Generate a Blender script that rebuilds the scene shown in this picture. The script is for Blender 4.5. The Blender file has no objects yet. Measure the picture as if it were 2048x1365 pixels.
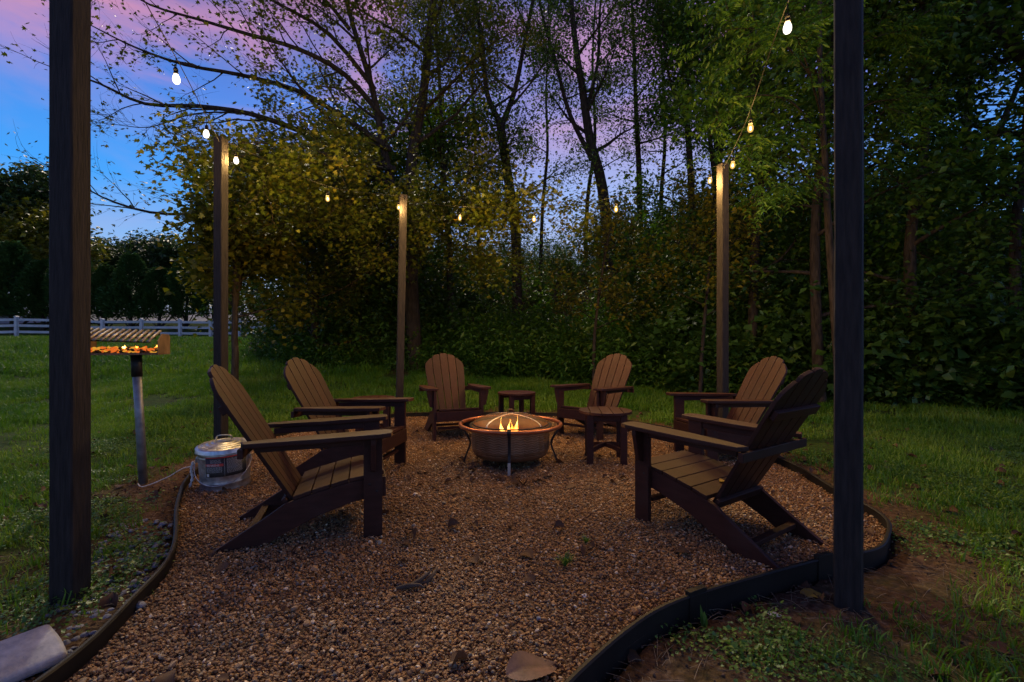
import bpy, bmesh, math, random
import numpy as np
from mathutils import Vector, Matrix, noise as mnoise

random.seed(7)
RNG = np.random.default_rng(7)
S = bpy.context.scene
COL = S.collection
PI = math.pi
CAM_Z = 1.09

# ------------------------------------------------------------------ camera
cam_d = bpy.data.cameras.new('camera')
cam = bpy.data.objects.new('camera', cam_d)
COL.objects.link(cam)
cam.location = (0, 0, CAM_Z)
cam.rotation_euler = (math.radians(90), 0, 0)
cam_d.sensor_width = 36
cam_d.lens = 36 * 930 / 2048
cam_d.shift_y = 7.5 / 2048
cam_d.clip_end = 600
cam_d.clip_start = 0.05
S.camera = cam

# ------------------------------------------------------------------ world
SKY_STRENGTH = 0.66
SUN_EL, SUN_AZ = 47.0, -27.0      # the last light, from behind the trees on the lawn side
world = bpy.data.worlds.new('World')
S.world = world
world.use_nodes = True
wn = world.node_tree
for n in list(wn.nodes):
    wn.nodes.remove(n)


def N(nt, typ, **kw):
    n = nt.nodes.new(typ)
    for k, v in kw.items():
        setattr(n, k, v)
    return n


def ramp(nt, stops, interp='LINEAR'):
    r = nt.nodes.new('ShaderNodeValToRGB')
    r.color_ramp.interpolation = interp
    el = r.color_ramp.elements
    while len(el) < len(stops):
        el.new(0.5)
    for e, (p, c) in zip(el, stops):
        e.position = p
        e.color = (*c, 1) if len(c) == 3 else c
    return r


def mixrgb(nt, fac, a, b, blend='MIX'):
    m = nt.nodes.new('ShaderNodeMix')
    m.data_type = 'RGBA'
    m.blend_type = blend
    for sock, v in ((m.inputs[0], fac), (m.inputs[6], a), (m.inputs[7], b)):
        if isinstance(v, bpy.types.NodeSocket):
            nt.links.new(v, sock)
        elif isinstance(v, (int, float)):
            sock.default_value = v
        else:
            sock.default_value = (*v, 1)
    return m.outputs[2]


def mathn(nt, op, a, b=None, clamp=False):
    m = nt.nodes.new('ShaderNodeMath')
    m.operation = op
    m.use_clamp = clamp
    for i, v in enumerate((a, b)):
        if v is None:
            continue
        if isinstance(v, bpy.types.NodeSocket):
            nt.links.new(v, m.inputs[i])
        else:
            m.inputs[i].default_value = v
    return m.outputs[0]


L = wn.links
tc = N(wn, 'ShaderNodeTexCoord')
sep = N(wn, 'ShaderNodeSeparateXYZ')
L.new(tc.outputs['Generated'], sep.inputs[0])
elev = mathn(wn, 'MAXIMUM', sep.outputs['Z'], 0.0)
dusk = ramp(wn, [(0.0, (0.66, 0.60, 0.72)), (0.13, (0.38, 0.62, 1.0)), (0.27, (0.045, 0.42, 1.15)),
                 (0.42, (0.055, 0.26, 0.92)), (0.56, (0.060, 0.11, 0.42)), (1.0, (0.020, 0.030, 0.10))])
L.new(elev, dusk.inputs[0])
nish = N(wn, 'ShaderNodeTexSky')
nish.sky_type = 'NISHITA'
nish.sun_disc = False
nish.sun_elevation = math.radians(SUN_EL)
nish.sun_rotation = math.radians(SUN_AZ)
nscaled = mixrgb(wn, 1.0, nish.outputs[0], (0.05, 0.05, 0.05), 'MULTIPLY')
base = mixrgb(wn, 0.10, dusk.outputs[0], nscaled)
mp = N(wn, 'ShaderNodeMapping')
mp.inputs['Scale'].default_value = (1.0, 1.0, 3.2)
L.new(tc.outputs['Generated'], mp.inputs[0])
cn = N(wn, 'ShaderNodeTexNoise')
cn.inputs['Scale'].default_value = 2.3
cn.inputs['Detail'].default_value = 7
cn.inputs['Roughness'].default_value = 0.55
cn.inputs['Distortion'].default_value = 0.4
L.new(mp.outputs[0], cn.inputs[0])
cmask = ramp(wn, [(0.43, (0, 0, 0)), (0.60, (1, 1, 1))], 'EASE')
L.new(cn.outputs[0], cmask.inputs[0])
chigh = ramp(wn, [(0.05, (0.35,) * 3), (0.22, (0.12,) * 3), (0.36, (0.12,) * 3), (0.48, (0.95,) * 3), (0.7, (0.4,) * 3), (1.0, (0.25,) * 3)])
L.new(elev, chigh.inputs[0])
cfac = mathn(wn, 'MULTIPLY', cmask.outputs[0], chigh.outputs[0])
ccol = ramp(wn, [(0.0, (0.62, 0.50, 0.55)), (0.25, (0.80, 0.42, 0.50)), (0.5, (0.72, 0.32, 0.52)), (1.0, (0.09, 0.07, 0.13))])
L.new(elev, ccol.inputs[0])
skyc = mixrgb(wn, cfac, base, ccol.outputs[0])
# afterglow: the sky pales to rose and lavender towards where the sun went down
nrm_ = N(wn, 'ShaderNodeVectorMath', operation='DOT_PRODUCT')
L.new(tc.outputs['Generated'], nrm_.inputs[0])
_g = Vector((0.20, 0.94, 0.28)).normalized()
nrm_.inputs[1].default_value = _g
glow = mathn(wn, 'MULTIPLY', mathn(wn, 'POWER', mathn(wn, 'MAXIMUM', nrm_.outputs['Value'], 0.0), 9.0), 0.52)
gcol = ramp(wn, [(0.0, (0.62, 0.58, 0.66)), (0.3, (0.66, 0.70, 1.0)), (0.40, (0.80, 0.50, 0.66)), (0.52, (0.50, 0.40, 0.80)), (1.0, (0.2, 0.2, 0.4))])
L.new(elev, gcol.inputs[0])
skyc = mixrgb(wn, glow, skyc, gcol.outputs[0])
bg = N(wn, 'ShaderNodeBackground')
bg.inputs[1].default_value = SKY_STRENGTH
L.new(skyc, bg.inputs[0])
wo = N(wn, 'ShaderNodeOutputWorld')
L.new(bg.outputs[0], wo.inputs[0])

# ------------------------------------------------------------------ sun
sd = bpy.data.lights.new('sun', 'SUN')
sd.energy = 1.3
sd.angle = math.radians(1.5)
sd.color = (1.0, 0.86, 0.66)
sun = bpy.data.objects.new('sun', sd)
COL.objects.link(sun)
_d = Vector((math.sin(math.radians(SUN_AZ)) * math.cos(math.radians(SUN_EL)),
             math.cos(math.radians(SUN_AZ)) * math.cos(math.radians(SUN_EL)),
             math.sin(math.radians(SUN_EL))))
sun.rotation_euler = _d.to_track_quat('Z', 'Y').to_euler()
sun.location = (0, 0, 30)

vs = S.view_settings
vs.view_transform = 'Standard'
vs.look = 'None'
vs.exposure = 0.5
vs.gamma = 1.0
vs.use_curve_mapping = False
S.cycles.max_bounces = 4
S.cycles.diffuse_bounces = 2
S.cycles.glossy_bounces = 2
S.cycles.transmission_bounces = 3
S.cycles.transparent_max_bounces = 8
S.cycles.sample_clamp_indirect = 2.0
S.cycles.use_denoising = True
S.cycles.use_adaptive_sampling = True
S.cycles.adaptive_threshold = 0.025


# ================================================================== helpers
def at(px, py, d):
    """A point at depth d along the picture's ray (photo pixels, 2048 wide)."""
    return Vector(((px - 1024) / 930 * d, d, CAM_Z + (690 - py) / 930 * d))


def tag(o, label=None, cat=None, group=None, kind=None):
    if label:
        o['label'] = label
    if cat:
        o['category'] = cat
    if group:
        o['group'] = group
    if kind:
        o['kind'] = kind
    return o


def empty(name, loc=(0, 0, 0), rz=0.0, label=None, cat=None, group=None):
    o = bpy.data.objects.new(name, None)
    o.empty_display_size = 0.1
    COL.objects.link(o)
    o.location = loc
    o.rotation_euler = (0, 0, rz)
    return tag(o, label, cat, group)


def copy_tree(o, parent=None):
    c = o.copy()
    COL.objects.link(c)
    c.parent = parent
    for ch in list(o.children):
        copy_tree(ch, c)
    return c


def link_mesh(name, me, mat, parent=None):
    if mat is not None and not me.materials:
        me.materials.append(mat)
    o = bpy.data.objects.new(name, me)
    COL.objects.link(o)
    if parent is not None:
        o.parent = parent
    return o


def bm_obj(name, bm, mat, parent=None, smooth=False, angle=None):
    me = bpy.data.meshes.new(name)
    bm.normal_update()
    bm.to_mesh(me)
    bm.free()
    if smooth:
        me.polygons.foreach_set('use_smooth', [True] * len(me.polygons))
        if angle is not None:
            me.set_sharp_from_angle(angle=math.radians(angle))
    return link_mesh(name, me, mat, parent)


class Acc:
    """Collects triangles and quads from numpy arrays into one mesh."""
    def __init__(self):
        self.v, self.t, self.q, self.n = [], [], [], 0

    def add(self, v, t=None, q=None):
        v = np.asarray(v, dtype=np.float64).reshape(-1, 3)
        if t is not None and len(t):
            self.t.append(np.asarray(t, dtype=np.int64).reshape(-1, 3) + self.n)
        if q is not None and len(q):
            self.q.append(np.asarray(q, dtype=np.int64).reshape(-1, 4) + self.n)
        self.v.append(v)
        self.n += len(v)

    def mesh(self, name, smooth=True):
        me = bpy.data.meshes.new(name)
        v = np.concatenate(self.v) if self.v else np.zeros((0, 3))
        t = np.concatenate(self.t) if self.t else np.zeros((0, 3), int)
        q = np.concatenate(self.q) if self.q else np.zeros((0, 4), int)
        me.vertices.add(len(v))
        me.vertices.foreach_set('co', v.ravel().astype(np.float32))
        loops = np.concatenate([t.ravel(), q.ravel()]).astype(np.int32)
        starts = np.concatenate([np.arange(len(t)) * 3, len(t) * 3 + np.arange(len(q)) * 4]).astype(np.int32)
        me.loops.add(len(loops))
        me.polygons.add(len(starts))
        me.loops.foreach_set('vertex_index', loops)
        me.polygons.foreach_set('loop_start', starts)
        if smooth:
            me.polygons.foreach_set('use_smooth', np.ones(len(starts), dtype=bool))
        me.update(calc_edges=True)
        me.validate()
        return me


def tube(acc, pts, radii, sides=6, cap=False, closed=False):
    P = np.asarray([tuple(p) for p in pts], float)
    n = len(P)
    R = np.full(n, radii, float) if np.isscalar(radii) else np.asarray(radii, float)
    T = np.gradient(P, axis=0)
    if closed:
        T = np.roll(P, -1, 0) - np.roll(P, 1, 0)
    T /= np.linalg.norm(T, axis=1, keepdims=True) + 1e-9
    m = np.abs(T).mean(0)
    ref = np.eye(3)[int(np.argmin(m))]
    U = np.cross(T, ref)
    U /= np.linalg.norm(U, axis=1, keepdims=True) + 1e-9
    W = np.cross(T, U)
    a = np.arange(sides) / sides * 2 * PI
    V = P[:, None] + R[:, None, None] * (np.cos(a)[None, :, None] * U[:, None] + np.sin(a)[None, :, None] * W[:, None])
    i = np.arange(n if closed else n - 1)[:, None] * sides
    j = np.arange(sides)[None]
    k = (j + 1) % sides
    nx = (i + sides) % (n * sides)
    q = np.stack([i + j, i + k, nx + k, nx + j], -1).reshape(-1, 4)
    v = V.reshape(-1, 3)
    t = None
    if cap and not closed:
        v = np.concatenate([v, P[:1], P[-1:]])
        c0, c1 = n * sides, n * sides + 1
        jj = np.arange(sides)
        kk = (jj + 1) % sides
        e = (n - 1) * sides
        t = np.concatenate([np.stack([np.full(sides, c0), kk, jj], -1), np.stack([np.full(sides, c1), e + jj, e + kk], -1)])
    acc.add(v, t, q)


def tube_obj(name, pts, r, mat, parent=None, sides=8, closed=False):
    a = Acc()
    tube(a, pts, r, sides, cap=not closed, closed=closed)
    return link_mesh(name, a.mesh(name), mat, parent)


def lathe(acc, prof, seg=32, center=(0, 0, 0)):
    prof = np.asarray(prof, float)
    n = len(prof)
    a = np.arange(seg) / seg * 2 * PI
    V = np.stack([prof[:, 0, None] * np.cos(a), prof[:, 0, None] * np.sin(a), np.repeat(prof[:, 1, None], seg, 1)], -1)
    V = V.reshape(-1, 3) + np.asarray(center)
    i = np.arange(n - 1)[:, None] * seg
    j = np.arange(seg)[None]
    k = (j + 1) % seg
    q = np.stack([i + j, i + k, i + seg + k, i + seg + j], -1).reshape(-1, 4)
    acc.add(V, None, q)


def prism_bm(outline, t0, t1, axis='y', bev=0.003, seg=2, bm=None):
    """Extrude a 2-D outline. axis y: outline is (x, z); axis x: (y, z); axis z: (x, y)."""
    own = bm is None
    b = bmesh.new()
    def p(u, v, w):
        return {'y': (u, w, v), 'x': (w, u, v), 'z': (u, v, w)}[axis]
    lo = [b.verts.new(p(u, v, t0)) for u, v in outline]
    hi = [b.verts.new(p(u, v, t1)) for u, v in outline]
    b.faces.new(lo)
    b.faces.new(hi[::-1])
    n = len(outline)
    for i in range(n):
        b.faces.new((lo[i], hi[i], hi[(i + 1) % n], lo[(i + 1) % n]))
    bmesh.ops.recalc_face_normals(b, faces=b.faces)
    if bev:
        bmesh.ops.bevel(b, geom=[e for e in b.edges if e.calc_face_angle(0) > 0.5], offset=bev, segments=seg, profile=0.6, affect='EDGES')
    if own:
        return b
    me = bpy.data.meshes.new('tmp')
    b.to_mesh(me)
    b.free()
    bm.from_mesh(me)
    bpy.data.meshes.remove(me)
    return bm


def box_bm(x0, x1, y0, y1, z0, z1, bev=0.003, bm=None, seg=2):
    return prism_bm([(x0, z0), (x1, z0), (x1, z1), (x0, z1)], y0, y1, 'y', bev, seg, bm)


def catmull(pts, per=8, closed=False):
    P = [Vector(p) for p in pts]
    out = []
    n = len(P)
    rng = range(n) if closed else range(n - 1)
    for i in rng:
        if closed:
            a, b, c, d = P[i - 1], P[i], P[(i + 1) % n], P[(i + 2) % n]
        else:
            a, b, c, d = P[max(i - 1, 0)], P[i], P[i + 1], P[min(i + 2, n - 1)]
        for k in range(per):
            t = k / per
            out.append(0.5 * ((2 * b) + (c - a) * t + (2 * a - 5 * b + 4 * c - d) * t * t + (3 * b - a - 3 * c + d) * t ** 3))
    if not closed:
        out.append(P[-1].copy())
    return out


# ================================================================== materials
def new_mat(name):
    m = bpy.data.materials.new(name)
    m.use_nodes = True
    nt = m.node_tree
    for n in list(nt.nodes):
        nt.nodes.remove(n)
    out = N(nt, 'ShaderNodeOutputMaterial')
    return m, nt, out


def surf(name, c1, c2, rough=0.6, scale=8.0, stretch=(1, 1, 1), bump=0.2, bump_scale=60.0, bdist=0.004, metal=0.0,
         coords='Object', detail=5, spec=0.4, c3=None, rough_var=0.1, piece_var=0.0):
    m, nt, out = new_mat(name)
    tcn = N(nt, 'ShaderNodeTexCoord')
    mpn = N(nt, 'ShaderNodeMapping')
    mpn.inputs['Scale'].default_value = stretch
    nt.links.new(tcn.outputs[coords], mpn.inputs[0])
    nz = N(nt, 'ShaderNodeTexNoise')
    nz.inputs['Scale'].default_value = scale
    nz.inputs['Detail'].default_value = detail
    nt.links.new(mpn.outputs[0], nz.inputs[0])
    stops = [(0.3, c1), (0.7, c2)] if c3 is None else [(0.28, c1), (0.5, c2), (0.72, c3)]
    r = ramp(nt, stops)
    nt.links.new(nz.outputs[0], r.inputs[0])
    p = N(nt, 'ShaderNodeBsdfPrincipled')
    col_ = r.outputs[0]
    if piece_var:
        oi = N(nt, 'ShaderNodeObjectInfo')
        pv_ = ramp(nt, [(0.0, (1 - piece_var,) * 3), (1.0, (1 + piece_var, 1 + piece_var * 0.9, 1 + piece_var * 0.8))])
        nt.links.new(oi.outputs['Random'], pv_.inputs[0])
        col_ = mixrgb(nt, 1.0, col_, pv_.outputs[0], 'MULTIPLY')
        # dust and pollen settled on it in drifts
        dn = N(nt, 'ShaderNodeTexNoise')
        dn.inputs['Scale'].default_value = 5.0
        dn.inputs['Detail'].default_value = 8
        nt.links.new(tcn.outputs[coords], dn.inputs[0])
        dr = ramp(nt, [(0.52, (0, 0, 0)), (0.8, (0.45, 0.45, 0.45))])
        nt.links.new(dn.outputs[0], dr.inputs[0])
        col_ = mixrgb(nt, dr.outputs[0], col_, (0.052, 0.034, 0.029))
    nt.links.new(col_, p.inputs['Base Color'])
    p.inputs['Metallic'].default_value = metal
    p.inputs['Specular IOR Level'].default_value = spec
    rr = mathn(nt, 'ADD', mathn(nt, 'MULTIPLY', nz.outputs[0], rough_var), rough - rough_var * 0.5)
    nt.links.new(rr, p.inputs['Roughness'])
    if bump:
        nb = N(nt, 'ShaderNodeTexNoise')
        nb.inputs['Scale'].default_value = bump_scale
        nb.inputs['Detail'].default_value = 4
        nt.links.new(mpn.outputs[0], nb.inputs[0])
        b = N(nt, 'ShaderNodeBump')
        b.inputs['Strength'].default_value = bump
        b.inputs['Distance'].default_value = bdist
        nt.links.new(nb.outputs[0], b.inputs['Height'])
        nt.links.new(b.outputs[0], p.inputs['Normal'])
    nt.links.new(p.outputs[0], out.inputs[0])
    return m


def leaf_mat(name, stops, trans=0.35, rough=0.42, spec=0.45, clump=0.35):
    """Each leaf (mesh island) picks its own colour; clumps drift in hue."""
    m, nt, out = new_mat(name)
    geo = N(nt, 'ShaderNodeNewGeometry')
    tcn = N(nt, 'ShaderNodeTexCoord')
    nz = N(nt, 'ShaderNodeTexNoise')
    nz.inputs['Scale'].default_value = 0.8
    nz.inputs['Detail'].default_value = 2
    nt.links.new(geo.outputs['Position'], nz.inputs[0])
    f = mathn(nt, 'ADD', mathn(nt, 'MULTIPLY', geo.outputs['Random Per Island'], 1 - clump),
              mathn(nt, 'MULTIPLY', mathn(nt, 'SUBTRACT', mathn(nt, 'MULTIPLY', nz.outputs[0], 2.4), 0.7), clump), clamp=True)
    r = ramp(nt, stops)
    nt.links.new(f, r.inputs[0])
    p = N(nt, 'ShaderNodeBsdfPrincipled')
    nt.links.new(r.outputs[0], p.inputs['Base Color'])
    p.inputs['Roughness'].default_value = rough
    p.inputs['Specular IOR Level'].default_value = spec
    t = N(nt, 'ShaderNodeBsdfTranslucent')
    tcol = mixrgb(nt, 1.0, r.outputs[0], (1.25, 1.2, 0.55), 'MULTIPLY')
    nt.links.new(tcol, t.inputs[0])
    mx = N(nt, 'ShaderNodeMixShader')
    mx.inputs[0].default_value = trans
    nt.links.new(p.outputs[0], mx.inputs[1])
    nt.links.new(t.outputs[0], mx.inputs[2])
    nt.links.new(mx.outputs[0], out.inputs[0])
    return m


def emit(name, color, strength, noise_scale=None, color2=None):
    m, nt, out = new_mat(name)
    e = N(nt, 'ShaderNodeEmission')
    e.inputs[0].default_value = (*color, 1)
    e.inputs[1].default_value = strength
    if noise_scale:
        tcn = N(nt, 'ShaderNodeTexCoord')
        nz = N(nt, 'ShaderNodeTexNoise')
        nz.inputs['Scale'].default_value = noise_scale
        nt.links.new(tcn.outputs['Object'], nz.inputs[0])
        r = ramp(nt, [(0.4, color), (0.62, color2)])
        nt.links.new(nz.outputs[0], r.inputs[0])
        nt.links.new(r.outputs[0], e.inputs[0])
    nt.links.new(e.outputs[0], out.inputs[0])
    return m


M = {}
M['chair'] = surf('brown_plastic_lumber', (0.028, 0.0095, 0.0065), (0.047, 0.0165, 0.0115), rough=0.55, scale=14, stretch=(0.6, 3, 3), bump=0.25, bump_scale=90, bdist=0.0015, spec=0.22, piece_var=0.22)
M['post'] = surf('stained_cedar_post', (0.014, 0.012, 0.0118), (0.036, 0.030, 0.027), rough=0.75, scale=10, stretch=(6, 6, 0.7), bump=0.8, bump_scale=22, bdist=0.006, spec=0.2, detail=8)
M['bark'] = surf('rough_bark', (0.020, 0.015, 0.011), (0.070, 0.055, 0.042), rough=0.9, scale=9, stretch=(3, 3, 0.6), bump=0.9, bump_scale=14, bdist=0.02, spec=0.15)
M['bark_pale'] = surf('lichened_bark', (0.06, 0.052, 0.042), (0.15, 0.13, 0.11), rough=0.9, scale=5, stretch=(3, 3, 0.8), bump=0.7, bump_scale=18, bdist=0.012, spec=0.15)
M['soil'] = None
M['edging'] = surf('black_plastic_edging', (0.005, 0.0045, 0.004), (0.014, 0.011, 0.009), rough=0.6, scale=6, bump=0.25, bump_scale=25, bdist=0.003, spec=0.3)
M['copper'] = surf('copper_rim', (0.36, 0.12, 0.055), (0.50, 0.19, 0.09), rough=0.36, scale=12, bump=0.1, bump_scale=50, bdist=0.001, metal=0.75)
M['bowl'] = surf('dark_bronze_bowl', (0.12, 0.07, 0.035), (0.22, 0.13, 0.07), rough=0.48, scale=9, bump=0.2, bump_scale=70, bdist=0.001, metal=0.5)
M['iron'] = surf('black_iron', (0.012, 0.011, 0.011), (0.03, 0.027, 0.025), rough=0.55, scale=20, bump=0.2, bump_scale=90, bdist=0.001, metal=0.4)
M['steel'] = surf('bright_steel_band', (0.36, 0.35, 0.33), (0.5, 0.48, 0.45), rough=0.4, scale=20, bump=0.05, bump_scale=60, bdist=0.001, metal=0.6)
M['galv'] = surf('galvanised_steel', (0.34, 0.36, 0.38), (0.62, 0.65, 0.68), rough=0.36, scale=26, bump=0.06, bump_scale=40, bdist=0.001, metal=0.85, detail=2, rough_var=0.2)
M['galv_pole'] = surf('weathered_steel_pole', (0.13, 0.14, 0.15), (0.30, 0.32, 0.34), rough=0.5, scale=14, bump=0.1, bump_scale=60, bdist=0.001, metal=0.6)
M['rust'] = surf('rusty_steel_plate', (0.09, 0.055, 0.03), (0.22, 0.14, 0.08), rough=0.7, scale=9, bump=0.3, bump_scale=60, bdist=0.002, metal=0.25)
M['grate'] = surf('worn_grate_bar', (0.10, 0.085, 0.07), (0.32, 0.29, 0.26), rough=0.45, scale=24, bump=0.2, bump_scale=60, bdist=0.001, metal=0.5)
M['white_paint'] = surf('white_fence_paint', (0.42, 0.44, 0.45), (0.56, 0.57, 0.58), rough=0.5, scale=3, bump=0.05, bump_scale=30, bdist=0.002)
M['concrete'] = surf('pale_concrete', (0.26, 0.27, 0.29), (0.46, 0.47, 0.49), rough=0.85, scale=22, bump=0.8, bump_scale=90, bdist=0.003, spec=0.2)
M['rope'] = surf('white_cord', (0.5, 0.48, 0.44), (0.7, 0.68, 0.63), rough=0.8, scale=60, bump=0.4, bump_scale=200, bdist=0.001)
M['black_rubber'] = surf('black_rubber', (0.006, 0.006, 0.006), (0.012, 0.012, 0.012), rough=0.85, spec=0.1, scale=10, bump=0, bump_scale=1)
M['label_black'] = surf('black_label', (0.010, 0.010, 0.011), (0.018, 0.017, 0.018), rough=0.4, scale=10, bump=0)
M['label_red'] = surf('red_label_band', (0.42, 0.035, 0.02), (0.48, 0.05, 0.03), rough=0.4, scale=10, bump=0)
M['label_white'] = surf('white_print', (0.55, 0.52, 0.48), (0.62, 0.6, 0.56), rough=0.5, scale=10, bump=0)
M['road'] = surf('pale_road', (0.30, 0.30, 0.31), (0.44, 0.44, 0.45), rough=0.9, scale=0.5, bump=0.3, bump_scale=8, bdist=0.01)
M['wood_dead'] = surf('dead_wood', (0.035, 0.025, 0.018), (0.10, 0.075, 0.055), rough=0.9, scale=14, bump=0.6, bump_scale=60, bdist=0.002)
M['soil_crumb'] = surf('soil_crumb', (0.035, 0.020, 0.012), (0.13, 0.085, 0.055), rough=0.95, scale=3, bump=0, piece_var=0.4)
M['dry_leaf'] = leaf_mat('dry_leaf', [(0.0, (0.030, 0.016, 0.010)), (0.5, (0.075, 0.040, 0.025)), (1.0, (0.16, 0.10, 0.06))], trans=0.1, rough=0.7, spec=0.2)
M['big_leaf'] = surf('big_dead_leaf', (0.075, 0.036, 0.028), (0.16, 0.085, 0.065), rough=0.6, scale=30, bump=0.3, bump_scale=120, bdist=0.001)
M['yellow_leaf'] = leaf_mat('yellow_leaf', [(0.0, (0.34, 0.22, 0.04)), (1.0, (0.45, 0.30, 0.06))], trans=0.2)
M['leaf_maple'] = leaf_mat('maple_leaf', [(0.0, (0.034, 0.060, 0.008)), (0.5, (0.085, 0.115, 0.014)), (0.85, (0.16, 0.15, 0.018)), (1.0, (0.32, 0.18, 0.02))], trans=0.42)
M['leaf_dark'] = leaf_mat('dark_leaf', [(0.0, (0.026, 0.070, 0.014)), (0.6, (0.065, 0.145, 0.022)), (1.0, (0.16, 0.22, 0.03))], trans=0.32, rough=0.42, spec=0.45)
M['leaf_green'] = leaf_mat('green_leaf', [(0.0, (0.034, 0.100, 0.014)), (0.6, (0.085, 0.200, 0.024)), (1.0, (0.20, 0.28, 0.03))], trans=0.4)
M['leaf_olive'] = leaf_mat('olive_leaf', [(0.0, (0.065, 0.085, 0.010)), (0.6, (0.16, 0.165, 0.018)), (1.0, (0.34, 0.26, 0.03))], trans=0.45)
M['leaf_far'] = leaf_mat('far_leaf', [(0.0, (0.028, 0.065, 0.022)), (0.7, (0.065, 0.115, 0.034)), (1.0, (0.14, 0.15, 0.04))], trans=0.25)
M['needle'] = leaf_mat('evergreen_needles', [(0.0, (0.030, 0.085, 0.025)), (0.7, (0.07, 0.15, 0.04)), (1.0, (0.12, 0.20, 0.05))], trans=0.15, rough=0.6, spec=0.25)
M['grass'] = leaf_mat('grass_blade', [(0.0, (0.018, 0.070, 0.006)), (0.5, (0.075, 0.20, 0.010)), (0.88, (0.20, 0.33, 0.03)), (1.0, (0.36, 0.31, 0.10))], trans=0.35, rough=0.5, clump=0.5)
M['weed'] = leaf_mat('weed_leaf', [(0.0, (0.040, 0.12, 0.020)), (1.0, (0.12, 0.24, 0.04))], trans=0.35, clump=0.1)
M['straw'] = leaf_mat('dry_straw', [(0.0, (0.10, 0.07, 0.045)), (1.0, (0.30, 0.23, 0.15))], trans=0.1, rough=0.7, clump=0.1)
M['fire'] = emit('flame', (1.0, 0.22, 0.02), 7.0, 22, (1.0, 0.62, 0.12))
M['ember'] = emit('ember', (0.75, 0.06, 0.01), 0.6, 60, (1.0, 0.30, 0.04))
M['ember_yellow'] = emit('ember_yellow', (1.0, 0.32, 0.02), 0.5, 60, (1.0, 0.6, 0.08))
M['filament'] = emit('lit_filament', (1.0, 0.60, 0.20), 30)
M['filament_white'] = emit('lit_filament_white', (1.0, 0.80, 0.55), 30)


def glass_glow(name, color, strength, fac):
    m, nt, out = new_mat(name)
    e = N(nt, 'ShaderNodeEmission')
    e.inputs[0].default_value = (*color, 1)
    e.inputs[1].default_value = strength
    t = N(nt, 'ShaderNodeBsdfTransparent')
    mx = N(nt, 'ShaderNodeMixShader')
    mx.inputs[0].default_value = fac
    nt.links.new(t.outputs[0], mx.inputs[1])
    nt.links.new(e.outputs[0], mx.inputs[2])
    nt.links.new(mx.outputs[0], out.inputs[0])
    return m


M['bulb_warm'] = glass_glow('warm_bulb_glass', (1.0, 0.58, 0.14), 1.0, 0.5)
M['bulb_white'] = glass_glow('frosted_bulb_glass', (1.0, 0.88, 0.74), 3.0, 0.6)


def screen_mat():
    m, nt, out = new_mat('spark_screen_mesh')
    p = N(nt, 'ShaderNodeBsdfPrincipled')
    p.inputs['Base Color'].default_value = (0.10, 0.065, 0.035, 1)
    p.inputs['Metallic'].default_value = 0.4
    p.inputs['Roughness'].default_value = 0.5
    t = N(nt, 'ShaderNodeBsdfTransparent')
    tcn = N(nt, 'ShaderNodeTexCoord')
    nz = N(nt, 'ShaderNodeTexNoise')
    nz.inputs['Scale'].default_value = 8
    nt.links.new(tcn.outputs['Object'], nz.inputs[0])
    f = mathn(nt, 'ADD', mathn(nt, 'MULTIPLY', nz.outputs[0], 0.25), 0.40)
    mx = N(nt, 'ShaderNodeMixShader')
    nt.links.new(f, mx.inputs[0])
    nt.links.new(t.outputs[0], mx.inputs[1])
    nt.links.new(p.outputs[0], mx.inputs[2])
    nt.links.new(mx.outputs[0], out.inputs[0])
    return m


M['screen'] = screen_mat()


def pebble_mat():
    m, nt, out = new_mat('pebble')
    oi = N(nt, 'ShaderNodeObjectInfo')
    r = ramp(nt, [(0.0, (0.075, 0.038, 0.018)), (0.22, (0.16, 0.085, 0.040)), (0.45, (0.24, 0.135, 0.066)), (0.62, (0.12, 0.070, 0.040)),
                  (0.78, (0.29, 0.185, 0.105)), (0.91, (0.085, 0.085, 0.092)), (0.975, (0.40, 0.32, 0.24)), (1.0, (0.55, 0.49, 0.43))])
    nt.links.new(oi.outputs['Random'], r.inputs[0])
    tcn = N(nt, 'ShaderNodeTexCoord')
    nz = N(nt, 'ShaderNodeTexNoise')
    nz.inputs['Scale'].default_value = 2.2
    nz.inputs['Detail'].default_value = 4
    nt.links.new(tcn.outputs['Object'], nz.inputs[0])
    c = mixrgb(nt, 1.0, mixrgb(nt, 0.35, r.outputs[0], nz.outputs[0], 'OVERLAY'), (1.30, 1.20, 0.95), 'MULTIPLY')
    p = N(nt, 'ShaderNodeBsdfPrincipled')
    nt.links.new(c, p.inputs['Base Color'])
    p.inputs['Roughness'].default_value = 0.62
    p.inputs['Specular IOR Level'].default_value = 0.35
    nt.links.new(p.outputs[0], out.inputs[0])
    return m


M['pebble'] = pebble_mat()
M['slate_stone'] = surf('blue_grey_stone', (0.10, 0.115, 0.15), (0.26, 0.28, 0.33), rough=0.7, scale=18, bump=0.4, bump_scale=40, bdist=0.003)
M['white_stone'] = surf('white_stone', (0.50, 0.48, 0.45), (0.68, 0.66, 0.63), rough=0.7, scale=18, bump=0.3, bump_scale=40, bdist=0.003)


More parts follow.
